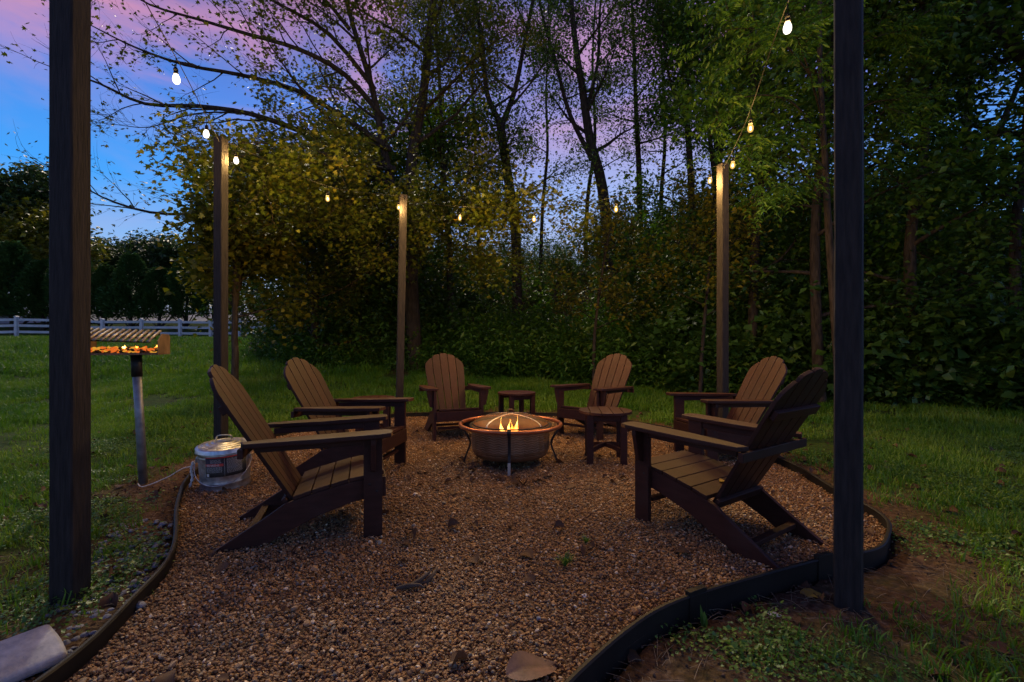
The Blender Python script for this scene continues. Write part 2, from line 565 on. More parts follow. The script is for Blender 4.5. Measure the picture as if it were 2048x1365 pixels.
def ground_mat():
    """Grass-stained soil: bare red-brown earth showing in drifts, moss green elsewhere."""
    m, nt, out = new_mat('soil_and_moss')
    geo = N(nt, 'ShaderNodeNewGeometry')
    def nz(scale, detail=5):
        n = N(nt, 'ShaderNodeTexNoise')
        n.inputs['Scale'].default_value = scale
        n.inputs['Detail'].default_value = detail
        nt.links.new(geo.outputs['Position'], n.inputs[0])
        return n.outputs[0]
    fine = ramp(nt, [(0.3, (0.045, 0.027, 0.016)), (0.55, (0.10, 0.060, 0.036)), (0.75, (0.18, 0.125, 0.08))])
    nt.links.new(nz(34, 8), fine.inputs[0])
    green = ramp(nt, [(0.3, (0.018, 0.040, 0.008)), (0.7, (0.055, 0.095, 0.016))])
    nt.links.new(nz(22, 8), green.inputs[0])
    att = N(nt, 'ShaderNodeAttribute')
    att.attribute_name = 'turf'
    k = mathn(nt, 'ADD', att.outputs['Fac'], mathn(nt, 'MULTIPLY', mathn(nt, 'SUBTRACT', nz(2.6), 0.5), 1.6), clamp=True)
    c = mixrgb(nt, k, fine.outputs[0], green.outputs[0])
    p = N(nt, 'ShaderNodeBsdfPrincipled')
    nt.links.new(c, p.inputs['Base Color'])
    p.inputs['Roughness'].default_value = 0.95
    p.inputs['Specular IOR Level'].default_value = 0.1
    b = N(nt, 'ShaderNodeBump')
    b.inputs['Strength'].default_value = 0.9
    b.inputs['Distance'].default_value = 0.03
    nt.links.new(nz(28, 8), b.inputs['Height'])
    nt.links.new(b.outputs[0], p.inputs['Normal'])
    nt.links.new(p.outputs[0], out.inputs[0])
    return m


M['soil'] = ground_mat()
M['gravel_bed'] = surf('gravel_bed', (0.05, 0.03, 0.02), (0.20, 0.13, 0.085), rough=0.9, scale=70, bump=0.8, bump_scale=90, bdist=0.01, coords='Object')

# ================================================================== terrain
RING = [(-1.50, 0.25), (-1.47, 1.10), (-1.45, 1.52), (-1.53, 1.86), (-1.70, 2.32), (-2.20, 3.06), (-2.60, 3.80), (-2.84, 4.85),
        (-2.62, 5.80), (-2.15, 6.55), (-1.5, 6.98), (-0.5, 7.12), (0.5, 7.02), (1.18, 6.75), (1.80, 6.05), (2.28, 5.1), (2.42, 4.1), (2.32, 3.36),
        (2.24, 2.80), (2.00, 2.49), (1.76, 2.31), (1.50, 2.24), (0.76, 1.92), (0.41, 1.67), (0.17, 1.42), (-0.02, 1.1), (-0.12, 0.7), (-0.14, 0.25)]
ring = catmull([(x, y, 0) for x, y in RING], 6)
ring_xy = np.array([(p.x, p.y) for p in ring])


def in_poly(x, y, poly):
    x = np.asarray(x); y = np.asarray(y)
    res = np.zeros(x.shape, bool)
    n = len(poly)
    j = n - 1
    for i in range(n):
        xi, yi = poly[i]; xj, yj = poly[j]
        c = ((yi > y) != (yj > y)) & (x < (xj - xi) * (y - yi) / (yj - yi + 1e-12) + xi)
        res ^= c
        j = i
    return res


def dist_ring(x, y):
    d = np.full(np.shape(x), 1e9)
    for a, b in zip(ring_xy[:-1], ring_xy[1:]):
        ab = b - a
        t = np.clip(((x - a[0]) * ab[0] + (y - a[1]) * ab[1]) / (ab @ ab + 1e-12), 0, 1)
        d = np.minimum(d, np.hypot(x - a[0] - t * ab[0], y - a[1] - t * ab[1]))
    return d


def smooth(t):
    t = np.clip(t, 0, 1)
    return t * t * (3 - 2 * t)


def edge_y(x):
    """Depth at which the lawn ends and the wooded bank begins."""
    return np.interp(x, [-16, -10, -6.5, -3, 0, 3, 5, 7, 9, 14, 40], [30, 17.5, 13.0, 11.6, 11.2, 10.2, 8.9, 7.9, 7.2, 6.5, 6.0])


def hgt0(x, y):
    x = np.asarray(x, float); y = np.asarray(y, float)
    lawn = 1.15 * smooth((y - 6) / 21) * smooth((4 - x) / 8) + 0.22 * smooth((y - 7) / 5)
    far = 2.3 * smooth((y - 29) / 12) + 0.05 * np.maximum(y - 41, 0)
    back = y - edge_y(x)
    amp = np.interp(x, [-16, -10, -6, -2, 4, 30], [0.15, 0.6, 1.9, 3.1, 4.5, 6.0])
    bank = amp * smooth(back / 11.0) + 0.04 * np.maximum(back - 9, 0) * smooth((x + 8) / 8)
    z = lawn + np.where(x < -8, far, far * 0.4) + bank
    z = z + 0.05 * np.sin(x * 0.9 + 1.3) * np.cos(y * 0.7) * smooth((y - 5) / 5)
    z = z + 0.25 * np.sin(x * 1.7 + y * 0.9) * np.cos(y * 1.3 - x * 0.5) * smooth(back / 3) * (x > -14)
    z = z - 0.055 * smooth((3.2 - y) / 2.0) * smooth((x + 1) / 2)
    return z


def hgt(x, y):
    z = hgt0(x, y)
    ins = in_poly(x, y, ring_xy)
    return np.where(ins, np.minimum(z, 0) - 0.09, z)


def hz(x, y):
    return float(hgt0(np.array([x]), np.array([y]))[0])


def terrain():
    u = np.linspace(-1, 1, 340)
    xs = np.sinh(u * 5.2) / np.sinh(5.2) * 170
    v = np.linspace(-0.75, 1, 320)
    ys = 2.5 + np.sinh(v * 5.2) / np.sinh(5.2) * 190
    X, Y = np.meshgrid(xs, ys)
    Z = hgt(X, Y)
    for i in range(0, Z.shape[0]):
        pass
    near = (np.abs(X) < 12) & (Y > -2) & (Y < 16)
    idx = np.argwhere(near)
    for a, b in idx:
        Z[a, b] += 0.022 * mnoise.noise(Vector((X[a, b] * 2.6, Y[a, b] * 2.6, 3.0)))
    nx, ny = len(xs), len(ys)
    V = np.stack([X, Y, Z], -1).reshape(-1, 3)
    i = (np.arange(ny - 1)[:, None] * nx + np.arange(nx - 1)[None]).ravel()
    acc = Acc()
    acc.add(V, None, np.stack([i, i + 1, i + nx + 1, i + nx], -1))
    me = acc.mesh('ground')
    o = link_mesh('ground', me, M['soil'])
    d = dist_ring(V[:, 0], V[:, 1])
    turf = smooth((d - 0.12) / 0.8)
    back = V[:, 1] - edge_y(V[:, 0])
    turf = turf * (1 - smooth((back + 0.6) / 1.2) * (V[:, 0] > -14))
    turf = turf * np.where((V[:, 0] > 0.2) & (V[:, 1] < 2.6), 0.75, 1)
    at_ = me.attributes.new('turf', 'FLOAT', 'POINT')
    at_.data.foreach_set('value', turf.astype(np.float32))
    tag(o, kind='structure')
    return o


terrain()

# gravel bed inside the edging (one sheet, its pebbles lie on it)
gb = bmesh.new()
gb.faces.new([gb.verts.new((p.x, p.y, 0.0)) for p in ring])
bmesh.ops.triangulate(gb, faces=gb.faces)
bm_obj('gravel_floor', gb, M['gravel_bed'])
tag(bpy.data.objects['gravel_floor'], kind='structure')


# ================================================================== scatter by geometry nodes (stuff only)
def scatter(name, pts, rots, scl, idx, variants, mat, kind='stuff', label=None, cat=None):
    me = bpy.data.meshes.new(name)
    n = len(pts)
    me.vertices.add(n)
    me.vertices.foreach_set('co', np.asarray(pts, np.float32).ravel())
    a = me.attributes.new('rot', 'FLOAT_VECTOR', 'POINT')
    a.data.foreach_set('vector', np.asarray(rots, np.float32).ravel())
    a = me.attributes.new('scl', 'FLOAT_VECTOR', 'POINT')
    a.data.foreach_set('vector', np.asarray(scl, np.float32).ravel())
    a = me.attributes.new('idx', 'INT', 'POINT')
    a.data.foreach_set('value', np.asarray(idx, np.int32))
    o = bpy.data.objects.new(name, me)
    COL.objects.link(o)
    ng = bpy.data.node_groups.new(name + '_nodes', 'GeometryNodeTree')
    ng.interface.new_socket('Geometry', in_out='INPUT', socket_type='NodeSocketGeometry')
    ng.interface.new_socket('Geometry', in_out='OUTPUT', socket_type='NodeSocketGeometry')
    gi = ng.nodes.new('NodeGroupInput')
    go = ng.nodes.new('NodeGroupOutput')
    def attr(nm, dt):
        k = ng.nodes.new('GeometryNodeInputNamedAttribute')
        k.data_type = dt
        k.inputs[0].default_value = nm
        return k.outputs[0]
    ra, sa, ia = attr('rot', 'FLOAT_VECTOR'), attr('scl', 'FLOAT_VECTOR'), attr('idx', 'INT')
    jn = ng.nodes.new('GeometryNodeJoinGeometry')
    for k, vme in enumerate(variants):
        if not vme.materials:
            vme.materials.append(mat)
        vo = bpy.data.objects.new(name + '_source', vme)
        inf = ng.nodes.new('GeometryNodeObjectInfo')
        inf.inputs[0].default_value = vo
        inf.inputs['As Instance'].default_value = True
        cmp_ = ng.nodes.new('FunctionNodeCompare')
        cmp_.data_type = 'INT'
        cmp_.operation = 'EQUAL'
        ng.links.new(ia, cmp_.inputs[2])
        cmp_.inputs[3].default_value = k
        ip = ng.nodes.new('GeometryNodeInstanceOnPoints')
        ng.links.new(gi.outputs[0], ip.inputs['Points'])
        ng.links.new(cmp_.outputs[0], ip.inputs['Selection'])
        ng.links.new(inf.outputs['Geometry'], ip.inputs['Instance'])
        ng.links.new(ra, ip.inputs['Rotation'])
        ng.links.new(sa, ip.inputs['Scale'])
        ng.links.new(ip.outputs[0], jn.inputs[0])
    ng.links.new(jn.outputs[0], go.inputs[0])
    md = o.modifiers.new('scatter', 'NODES')
    md.node_group = ng
    tag(o, label, cat, kind=kind)
    return o


def pebble_mesh(seed, sub=1, flat=0.62):
    bm = bmesh.new()
    bmesh.ops.create_icosphere(bm, subdivisions=sub, radius=1.0)
    r = random.Random(seed)
    off = Vector((r.random() * 50, r.random() * 50, 0))
    for v in bm.verts:
        k = 1 + 0.6 * mnoise.noise(v.co * 0.9 + off) + 0.15 * mnoise.noise(v.co * 2.2 + off)
        v.co = Vector((v.co.x * k, v.co.y * k * 0.78, v.co.z * k * flat))
    me = bpy.data.meshes.new('pebble')
    bm.to_mesh(me)
    bm.free()
    me.polygons.foreach_set('use_smooth', [seed % 2 == 0] * len(me.polygons))
    return me


PEB = [pebble_mesh(i, 2 if i < 3 else 1) for i in range(6)]
rg = np.random.default_rng(11)
nP = 215000
gx = rg.uniform(-2.9, 2.5, nP * 2)
gy = 0.9 + (7.1 - 0.9) * rg.random(nP * 2) ** 1.15
keep = in_poly(gx, gy, ring_xy) & (dist_ring(gx, gy) > 0.012)
gx, gy = gx[keep][:nP], gy[keep][:nP]
# pebbles lie heaped a little: low mounds raked by feet
mound = np.array([0.018 * mnoise.noise(Vector((x * 1.6, y * 1.6, 0.5))) for x, y in zip(gx, gy)])
gz = 0.003 + rg.random(len(gx)) ** 2 * 0.012 + np.maximum(mound, 0) * 0.9
sz = 0.0043 + 0.0058 * rg.random(len(gx)) ** 2.0 + 0.010 * (rg.random(len(gx)) > 0.993)
scatter('gravel', np.stack([gx, gy, gz], -1), rg.uniform(-1, 1, (len(gx), 3)) * np.array([0.6, 0.6, PI]),
        np.repeat(sz[:, None], 3, 1), rg.integers(0, 6, len(gx)), PEB, M['pebble'], label=None)
tag(bpy.data.objects['gravel'], 'brown and tan pea gravel filling the fire pit circle', 'gravel')

# ================================================================== edging
def edging():
    P = ring
    bm = bmesh.new()
    top, th = 0.068, 0.010
    n = len(P)
    rows = []
    for i, p in enumerate(P):
        t = (P[min(i + 1, n - 1)] - P[max(i - 1, 0)]).normalized()
        nrm = Vector((-t.y, t.x, 0))
        wob = 0.006 * mnoise.noise(Vector((i * 0.15, 2, 0)))
        tz = top + 0.012 * mnoise.noise(Vector((i * 0.11, 7, 0)))
        tilt = nrm * (0.010 * mnoise.noise(Vector((i * 0.09, 4, 1))))
        a = p + nrm * (wob)
        rows.append([bm.verts.new(a + nrm * th * 0.5 + Vector((0, 0, -0.16))), bm.verts.new(a + nrm * th * 0.5 + tilt + Vector((0, 0, tz - 0.012))),
                     bm.verts.new(a + nrm * th * 1.1 + tilt + Vector((0, 0, tz - 0.006))), bm.verts.new(a + nrm * th * 0.5 + tilt + Vector((0, 0, tz))),
                     bm.verts.new(a - nrm * th * 0.5 + tilt + Vector((0, 0, tz))), bm.verts.new(a - nrm * th * 1.1 + tilt + Vector((0, 0, tz - 0.006))),
                     bm.verts.new(a - nrm * th * 0.5 + tilt + Vector((0, 0, tz - 0.012))), bm.verts.new(a - nrm * th * 0.5 + Vector((0, 0, -0.16)))])
    for a, b in zip(rows[:-1], rows[1:]):
        for k in range(8):
            bm.faces.new((a[k], a[(k + 1) % 8], b[(k + 1) % 8], b[k]))
    bm.faces.new(rows[0])
    bm.faces.new(rows[-1][::-1])
    bmesh.ops.recalc_face_normals(bm, faces=bm.faces)
    root = empty('garden_edging', (0, 0, 0), 0, 'black landscape edging strip curving round the gravel circle', 'edging')
    bm_obj('edging_strip', bm, M['edging'], root, smooth=True, angle=40)
    # connector sleeves where two lengths join
    for i in (126, 132):
        p = P[i]
        t = (P[i + 1] - P[i - 1]).normalized()
        b = box_bm(-0.05, 0.05, -0.013, 0.013, -0.05, 0.085, 0.003)
        b.transform(Matrix.Translation(p) @ Matrix.Rotation(math.atan2(t.y, t.x), 4, 'Z'))
        bm_obj('joint_sleeve', b, M['edging'], root)


edging()


# ================================================================== timber posts
def post(x, y, rz, lean, label, w=0.097, H=3.2):
    z0 = hz(x, y) - 0.06 if not in_poly(np.array([x]), np.array([y]), ring_xy)[0] else -0.02
    root = empty('timber_post', (x, y, z0), rz, label, 'post', 'timber posts round the fire pit')
    h = w / 2
    bm = bmesh.new()
    rings = []
    nseg = 22
    for k in range(nseg + 1):
        z = (H - z0) * k / nseg
        j = 0.0018
        ox = lean[0] * z + 0.002 * mnoise.noise(Vector((x, z * 0.8, 1)))
        oy = lean[1] * z + 0.002 * mnoise.noise(Vector((y, z * 0.8, 5)))
        c = 0.006
        o = []
        for sx, sy in ((1, 1), (-1, 1), (-1, -1), (1, -1)):
            a = (sx * h, sy * (h - c)) if sx * sy > 0 else (sx * (h - c), sy * h)
            b = (sx * (h - c), sy * h) if sx * sy > 0 else (sx * h, sy * (h - c))
            for q in (a, b):
                o.append(bm.verts.new((q[0] + ox + random.uniform(-j, j) * 0.4, q[1] + oy + random.uniform(-j, j) * 0.4, z)))
        rings.append(o)
    for a, b in zip(rings[:-1], rings[1:]):
        for k in range(8):
            bm.faces.new((a[k], a[(k + 1) % 8], b[(k + 1) % 8], b[k]))
    bm.faces.new(rings[0][::-1])
    bm.faces.new(rings[-1])
    bmesh.ops.recalc_face_normals(bm, faces=bm.faces)
    bm_obj('shaft', bm, M['post'], root)
    return root, z0


R45 = math.radians(45)
post(-1.885, 1.985, math.radians(1), (0, 0), 'timber post beside the pale concrete block, nearest on the lawn side')
post(1.455, 2.01, math.radians(-42), (0, 0), 'timber post standing just in front of the edging by the two close armchairs')
post(-2.98, 4.76, math.radians(-13), (0.0, 0), 'timber post behind the metal ash can, lit by two bulbs near its top')
post(-1.59, 6.55, math.radians(21), (0.018, 0), 'slightly leaning timber post behind the side table, furthest from the camera')
post(2.47, 5.45, math.radians(20), (0, 0), 'timber post against the dark bushes, behind the armchair with a tan lit back')


# ================================================================== Adirondack chairs (local: +X forward, +Y left)
def make_chair(label):
    c = M['chair']
    root = empty('adirondack_chair', (0, 0, 0), 0, label, 'armchair', 'adirondack chairs round the fire pit')
    for s in (-1, 1):
        a, b = sorted((s * 0.262, s * 0.292))
        bm_obj('front_leg', box_bm(-0.052, 0.050, a, b, -0.015, 0.568), c, root)
        a, b = sorted((s * 0.234, s * 0.260))
        out = [(0.045, 0.335), (-0.14, 0.308), (-0.30, 0.270), (-0.455, 0.226), (-0.56, 0.155), (-0.83, -0.012), (-0.60, -0.012), (-0.47, 0.060), (-0.30, 0.138), (-0.12, 0.196), (0.045, 0.232)]
        bm_obj('rear_leg', prism_bm(out, a, b, 'y', 0.003), c, root)
        # bracket under the arm, outside the leg
        yy = lambda v: s * v
        br = [(yy(0.294), 0.566), (yy(0.362), 0.566), (yy(0.362), 0.535), (yy(0.330), 0.385), (yy(0.294), 0.372)]
        bm_obj('arm_bracket', prism_bm(br, -0.014, 0.014, 'x', 0.002), c, root)
        # arm rail under the arm
        a, b = sorted((s * 0.292, s * 0.314))
        bm_obj('arm_rail', prism_bm([(-0.60, 0.515), (-0.054, 0.522), (-0.054, 0.567), (-0.60, 0.550)], *sorted((s * 0.266, s * 0.288)), 'y', 0.002), c, root)
        ar = [(-0.665, yy(0.285)), (-0.64, yy(0.352)), (-0.30, yy(0.378)), (0.05, yy(0.382)), (0.095, yy(0.366)), (0.105, yy(0.33)), (0.105, yy(0.27)), (0.09, yy(0.246)), (0.04, yy(0.236)), (-0.30, yy(0.236)), (-0.55, yy(0.262))]
        bm = prism_bm(ar, 0.0, 0.026, 'z', 0.005, 2)
        for v in bm.verts:
            v.co.z += 0.570 + (v.co.x) * 0.028
        bm_obj('arm', bm, c, root)
    # seat
    xs = [0.062, -0.034, -0.131, -0.228, -0.325, -0.422]
    topz = lambda x: np.interp(x, [-0.455, -0.30, -0.14, 0.045, 0.07], [0.228, 0.272, 0.310, 0.337, 0.335])
    for i in range(5):
        x1, x0 = xs[i] - 0.003, xs[i + 1] + 0.003
        hw = 0.258 if i < 1 else 0.262
        hw = 0.232 if i == 0 else 0.262
        z1, z0 = topz(x1), topz(x0)
        bm_obj('seat_slat', prism_bm([(x0, z0 + 0.001), (x1, z1 + 0.001), (x1, z1 + 0.023), (x0, z0 + 0.023)], -hw, hw, 'y', 0.003), c, root)
    bm_obj('front_apron', box_bm(0.047, 0.070, -0.262, 0.262, 0.218, 0.330), c, root)
    bm_obj('stretcher', box_bm(-0.040, 0.000, -0.234, 0.234, 0.120, 0.145), c, root)
    bm_obj('rear_stretcher', box_bm(-0.66, -0.62, -0.234, 0.234, 0.052, 0.078), c, root)
    # back: five fanned slats with an arched top
    U = Vector((-0.506, 0, 0.8625))
    W = Vector((0.8625, 0, 0.506))
    B0 = Vector((-0.425, 0, 0.215))
    Lb = 0.875
    def topu(y):
        return Lb - 0.235 * (1 - math.sqrt(max(0.0, 1 - (abs(y) / 0.275) ** 2)))
    for i in range(5):
        def edge(k, u):
            f = (k - 2.5) / 2.5
            return f * (0.205 + 0.050 * min(u, 0.6) / 0.6)
        g = 0.0035
        drop = (0.022, 0.006, 0, 0.006, 0.022)[i]
        pts = []
        for u in (0.0, 0.3, 0.6):
            pts.append((edge(i, u) + g, u))
        ya, yb = edge(i, 0.6) + g, edge(i + 1, 0.6) - g
        tp = [(ya + (yb - ya) * k / 7, topu(ya + (yb - ya) * k / 7) - drop) for k in range(8)]
        # round the shoulders of the slat a little
        tp[0] = (tp[0][0], tp[0][1] - 0.010)
        tp[-1] = (tp[-1][0], tp[-1][1] - 0.010)
        pts += tp
        for u in (0.6, 0.3, 0.0):
            pts.append((edge(i + 1, u) - g, u))
        # drop duplicates
        bm = prism_bm(pts, 0.0, 0.021, 'x', 0.003)
        for v in bm.verts:
            w, y, u = v.co
            v.co = B0 + U * u + W * (w - 0.0105) + Vector((0, y, 0))
        bm_obj('back_slat', bm, c, root)
    def brace(u, hw, hh, name, off=-0.037, t=0.026):
        bm = box_bm(-t / 2, t / 2, -hw, hw, -hh, hh, 0.004)
        R = Matrix((W, Vector((0, 1, 0)), U)).transposed().to_4x4()
        bm.transform(Matrix.Translation(B0 + U * u + W * (off + t / 2 - 0.001)) @ R)
        bm_obj(name, bm, c, root)
    brace(0.62, 0.235, 0.026, 'back_brace')
    brace(0.02, 0.232, 0.028, 'back_brace')
    bm_obj('arm_brace', box_bm(-0.668, -0.640, -0.345, 0.345, 0.500, 0.549, 0.004), c, root)
    # bolt heads
    a = Acc()
    for s in (-1, 1):
        for (x, z) in ((-0.02, 0.30), (0.02, 0.26), (0.0, 0.54)):
            th = np.arange(8) / 8 * 2 * PI
            v = [(x + 0.007 * math.cos(t), s * 0.2925, z + 0.007 * math.sin(t)) for t in th] + [(x, s * 0.2965, z)]
            a.add(v, [(k, (k + 1) % 8, 8) for k in range(8)])
    tag(link_mesh('bolt_head', a.mesh('bolt_head'), M['iron'], root), kind='stuff')
    return root


ch = make_chair('adirondack chair beside the metal ash can, its back leaning towards the lawn')
chairs = [((-0.87, 2.90), 17.5, None),
          ((-1.06, 3.96), -9, 'adirondack chair second from the ash can, its arm hiding a side table'),
          ((-0.62, 5.36), -70, 'adirondack chair beside the leaning post, turned to face the camera'),
          ((0.79, 5.44), 227, 'adirondack chair partly hidden behind the nearest round side table'),
          ((1.74, 4.44), 190, 'adirondack chair in front of the post in the bushes, overlapped by another chair'),
          ((1.035, 3.03), 125, 'adirondack chair seen from behind beside the edging, yellow leaf on its seat')]
for i, (p, a, lab) in enumerate(chairs):
    o = ch if i == 0 else copy_tree(ch)
    o.location = (p[0], p[1], 0.004)
    o.rotation_euler = (0, 0, math.radians(a))
    if lab:
        o['label'] = lab


# ================================================================== round side tables
def make_table(label):
    c = M['chair']
    root = empty('side_table', (0, 0, 0), 0, label, 'side table', 'round side tables between the chairs')
    R, zt = 0.245, 0.452
    edges = [-0.245, -0.148, -0.05, 0.05, 0.148, 0.245]
    for i in range(5):
        a, b = edges[i] + 0.0025, edges[i + 1] - 0.0025
        if i == 0:
            a = -R * 0.999
        if i == 4:
            b = R * 0.999
        up = [(a + (b - a) * k / 8, math.sqrt(max(0, R * R - (a + (b - a) * k / 8) ** 2))) for k in range(9)]
        dn = [(x, -y) for x, y in reversed(up)]
        pts = up + dn
        pts = [p for k, p in enumerate(pts) if (Vector(p) - Vector(pts[k - 1])).length > 1e-4]
        bm_obj('top_slat', prism_bm(pts[::-1], zt, zt + 0.024, 'z', 0.003), c, root)
    for sx in (-1, 1):
        for sy in (-1, 1):
            bm_obj('leg', box_bm(sx * 0.150 - 0.030, sx * 0.150 + 0.030, sy * 0.150 - 0.019, sy * 0.150 + 0.019, -0.015, zt - 0.001), c, root)
    for k, ang in enumerate((45, 135)):
        out = [(-0.19, 0.10), (-0.10, 0.128), (0.0, 0.138), (0.10, 0.128), (0.19, 0.10), (0.19, 0.145), (0.10, 0.165), (0.0, 0.172), (-0.10, 0.165), (-0.19, 0.145)]
        bm = prism_bm(out, -0.014, 0.014, 'y', 0.002)
        bm.transform(Matrix.Translation((0, 0, -0.003 * k)) @ Matrix.Rotation(math.radians(ang), 4, 'Z'))
        bm_obj('arched_stretcher', bm, c, root)
    for s in (-1, 1):
        bm_obj('apron', box_bm(-0.119, 0.119, s * 0.150 - 0.011, s * 0.150 + 0.011, zt - 0.06, zt - 0.001), c, root)
    return root


tb = make_table('round slatted side table right beside the fire bowl, all its legs showing')
for i, (p, a, lab) in enumerate([((0.875, 4.36), -6, None), ((0.06, 6.0), 27, 'round side table behind the fire bowl, between two chairs facing the camera'),
                                 ((-1.60, 5.38), 10, 'round side table whose top just shows over a chair arm, by the leaning post')]):
    o = tb if i == 0 else copy_tree(tb)
    o.location = (p[0], p[1], 0.004)
    o.rotation_euler = (0, 0, math.radians(a))
    if lab:
        o['label'] = lab


# ================================================================== fire bowl
def fire_bowl():
    root = empty('fire_pit', (-0.013, 4.26, 0), math.radians(-1.5), 'round copper rimmed fire bowl with woven sides and domed spark screen', 'fire pit')
    # rim
    R = 0.458
    pts = [(R * math.cos(t), R * math.sin(t), 0.368) for t in np.arange(64) / 64 * 2 * PI]
    tube_obj('rim', pts, 0.0165, M['copper'], root, 12, closed=True)
    # woven bowl: each course of strips weaves in and out
    nth, rows = 288, 48
    prof = [(0.352, 0.360), (0.352, 0.17), (0.335, 0.135), (0.29, 0.112), (0.20, 0.102), (0.0, 0.10)]
    V = []
    for r in range(rows + 1):
        z = 0.362 - (0.362 - 0.120) * r / rows
        course = (r // 4)
        within = (r % 4) / 4.0
        bulge = math.sin(PI * within)
        for k in range(nth):
            th = k / nth * 2 * PI
            s = math.sin(th * 30 + 0.7 * math.sin(th * 5))
            rr = 0.352 - 0.014 * smooth(np.array((0.17 - z) / 0.05)) + 0.0055 * bulge * (0.7 + 0.3 * s)
            V.append((rr * math.cos(th), rr * math.sin(th), z + 0.0055 * s * min(1.0, (z - 0.12) / 0.02, (0.362 - z) / 0.02)))
    a = Acc()
    i = np.arange(rows)[:, None] * nth
    j = np.arange(nth)[None]
    k = (j + 1) % nth
    a.add(V, None, np.stack([i + j, i + k, i + nth + k, i + nth + j], -1).reshape(-1, 4))
    lathe(a, [(0.338, 0.120), (0.330, 0.103), (0.305, 0.088), (0.20, 0.080), (0.001, 0.078)], 96)
    lathe(a, [(0.352, 0.362), (0.342, 0.362), (0.338, 0.15), (0.25, 0.10), (0.001, 0.095)], 96)
    link_mesh('bowl', a.mesh('bowl'), M['bowl'], root)
    # inner ledge between bowl and rim
    a = Acc()
    lathe(a, [(0.352, 0.3635), (0.378, 0.3645), (0.378, 0.3585), (0.353, 0.3575)], 64)
    link_mesh('ledge', a.mesh('ledge'), M['iron'], root)
    # legs
    for n_, deg in enumerate((-90, 2, 90, 178)):
        t = math.radians(deg)
        d = Vector((math.cos(t), math.sin(t), 0))
        prof_ = [(0.458, 0.352), (0.425, 0.30), (0.385, 0.235), (0.372, 0.19), (0.380, 0.15), (0.405, 0.09), (0.425, 0.03), (0.432, 0.0)]
        if deg == -90:
            prof_ = [(0.452, 0.352), (0.40, 0.33), (0.373, 0.27), (0.368, 0.19), (0.372, 0.14), (0.400, 0.07), (0.418, 0.0)]
        cp = catmull([d * r + Vector((0, 0, z)) for r, z in prof_], 4)
        bm = bmesh.new()
        side = Vector((-d.y, d.x, 0)) * 0.0125
        rows_ = []
        for q in range(len(cp)):
            tt = (cp[min(q + 1, len(cp) - 1)] - cp[max(q - 1, 0)]).normalized()
            nn = tt.cross(side.normalized()) * 0.008
            rows_.append([bm.verts.new(cp[q] + side + nn), bm.verts.new(cp[q] - side + nn), bm.verts.new(cp[q] - side - nn), bm.verts.new(cp[q] + side - nn)])
        for p_, q_ in zip(rows_[:-1], rows_[1:]):
            for e in range(4):
                bm.faces.new((p_[e], p_[(e + 1) % 4], q_[(e + 1) % 4], q_[e]))
        bm.faces.new(rows_[0]); bm.faces.new(rows_[-1][::-1])
        bmesh.ops.recalc_face_normals(bm, faces=bm.faces)
        leg = bm_obj('leg', bm, M['iron'], root)
        if deg == -90:
            b = box_bm(-0.012, 0.012, -0.427, -0.421, -0.012, 0.112, 0.001)
            for v in b.verts:
                v.co.y += (0.112 - v.co.z) * -0.06
            bm_obj('steel_foot', b, M['steel'], leg)
        # clamp on the rim
        ang = np.arange(12) / 12 * 2 * PI
        a2 = Acc()
        ring_ = [d * (0.458 + 0.0195 * math.cos(q)) + Vector((0, 0, 0.368 + 0.0195 * math.sin(q))) for q in ang]
        V2 = []
        for s_ in (-1, 1):
            for q in ring_:
                V2.append(tuple(q + side * 1.3 * s_))
        jj = np.arange(12)
        a2.add(V2, None, np.stack([jj, (jj + 1) % 12, 12 + (jj + 1) % 12, 12 + jj], -1))
        link_mesh('rim_clamp', a2.mesh('rim_clamp'), M['iron'], root)
    # dome spark screen
    Rd, zb, hd = 0.345, 0.372, 0.086
    prof = [(Rd * math.sin(t) if t < PI / 2 else Rd, zb + hd * math.cos(t)) for t in np.linspace(0.02, PI / 2, 14)]
    a = Acc()
    lathe(a, prof, 64)
    sc = link_mesh('spark_screen', a.mesh('spark_screen'), M['screen'], root)
    pts = [(Rd * math.cos(t), Rd * math.sin(t), zb) for t in np.arange(64) / 64 * 2 * PI]
    tube_obj('screen_hoop', pts, 0.007, M['iron'], sc, 8, closed=True)
    for deg in (-39, -125, 55, 141):
        d = Vector((math.cos(math.radians(deg)), math.sin(math.radians(deg)), 0))
        sd_ = Vector((-d.y, d.x, 0)) * 0.008
        bm = bmesh.new()
        prev = None
        for t in np.linspace(0.02, PI / 2, 14):
            c_ = d * ((Rd + 0.003) * math.sin(t)) + Vector((0, 0, zb + (hd + 0.003) * math.cos(t)))
            cur = [bm.verts.new(c_ + sd_), bm.verts.new(c_ - sd_), bm.verts.new(c_ - sd_ + Vector((0, 0, 0.002))), bm.verts.new(c_ + sd_ + Vector((0, 0, 0.002)))]
            if prev:
                for e in range(4):
                    bm.faces.new((prev[e], prev[(e + 1) % 4], cur[(e + 1) % 4], cur[e]))
            prev = cur
        bmesh.ops.recalc_face_normals(bm, faces=bm.faces)
        bm_obj('screen_rib', bm, M['steel'], sc)
    pts = [(0.033 * math.cos(t), 0, zb + hd + 0.018 + 0.026 * math.sin(t)) for t in np.arange(24) / 24 * 2 * PI]
    tube_obj('ring_handle', pts, 0.004, M['iron'], sc, 8, closed=True)
    return root


fire_bowl()

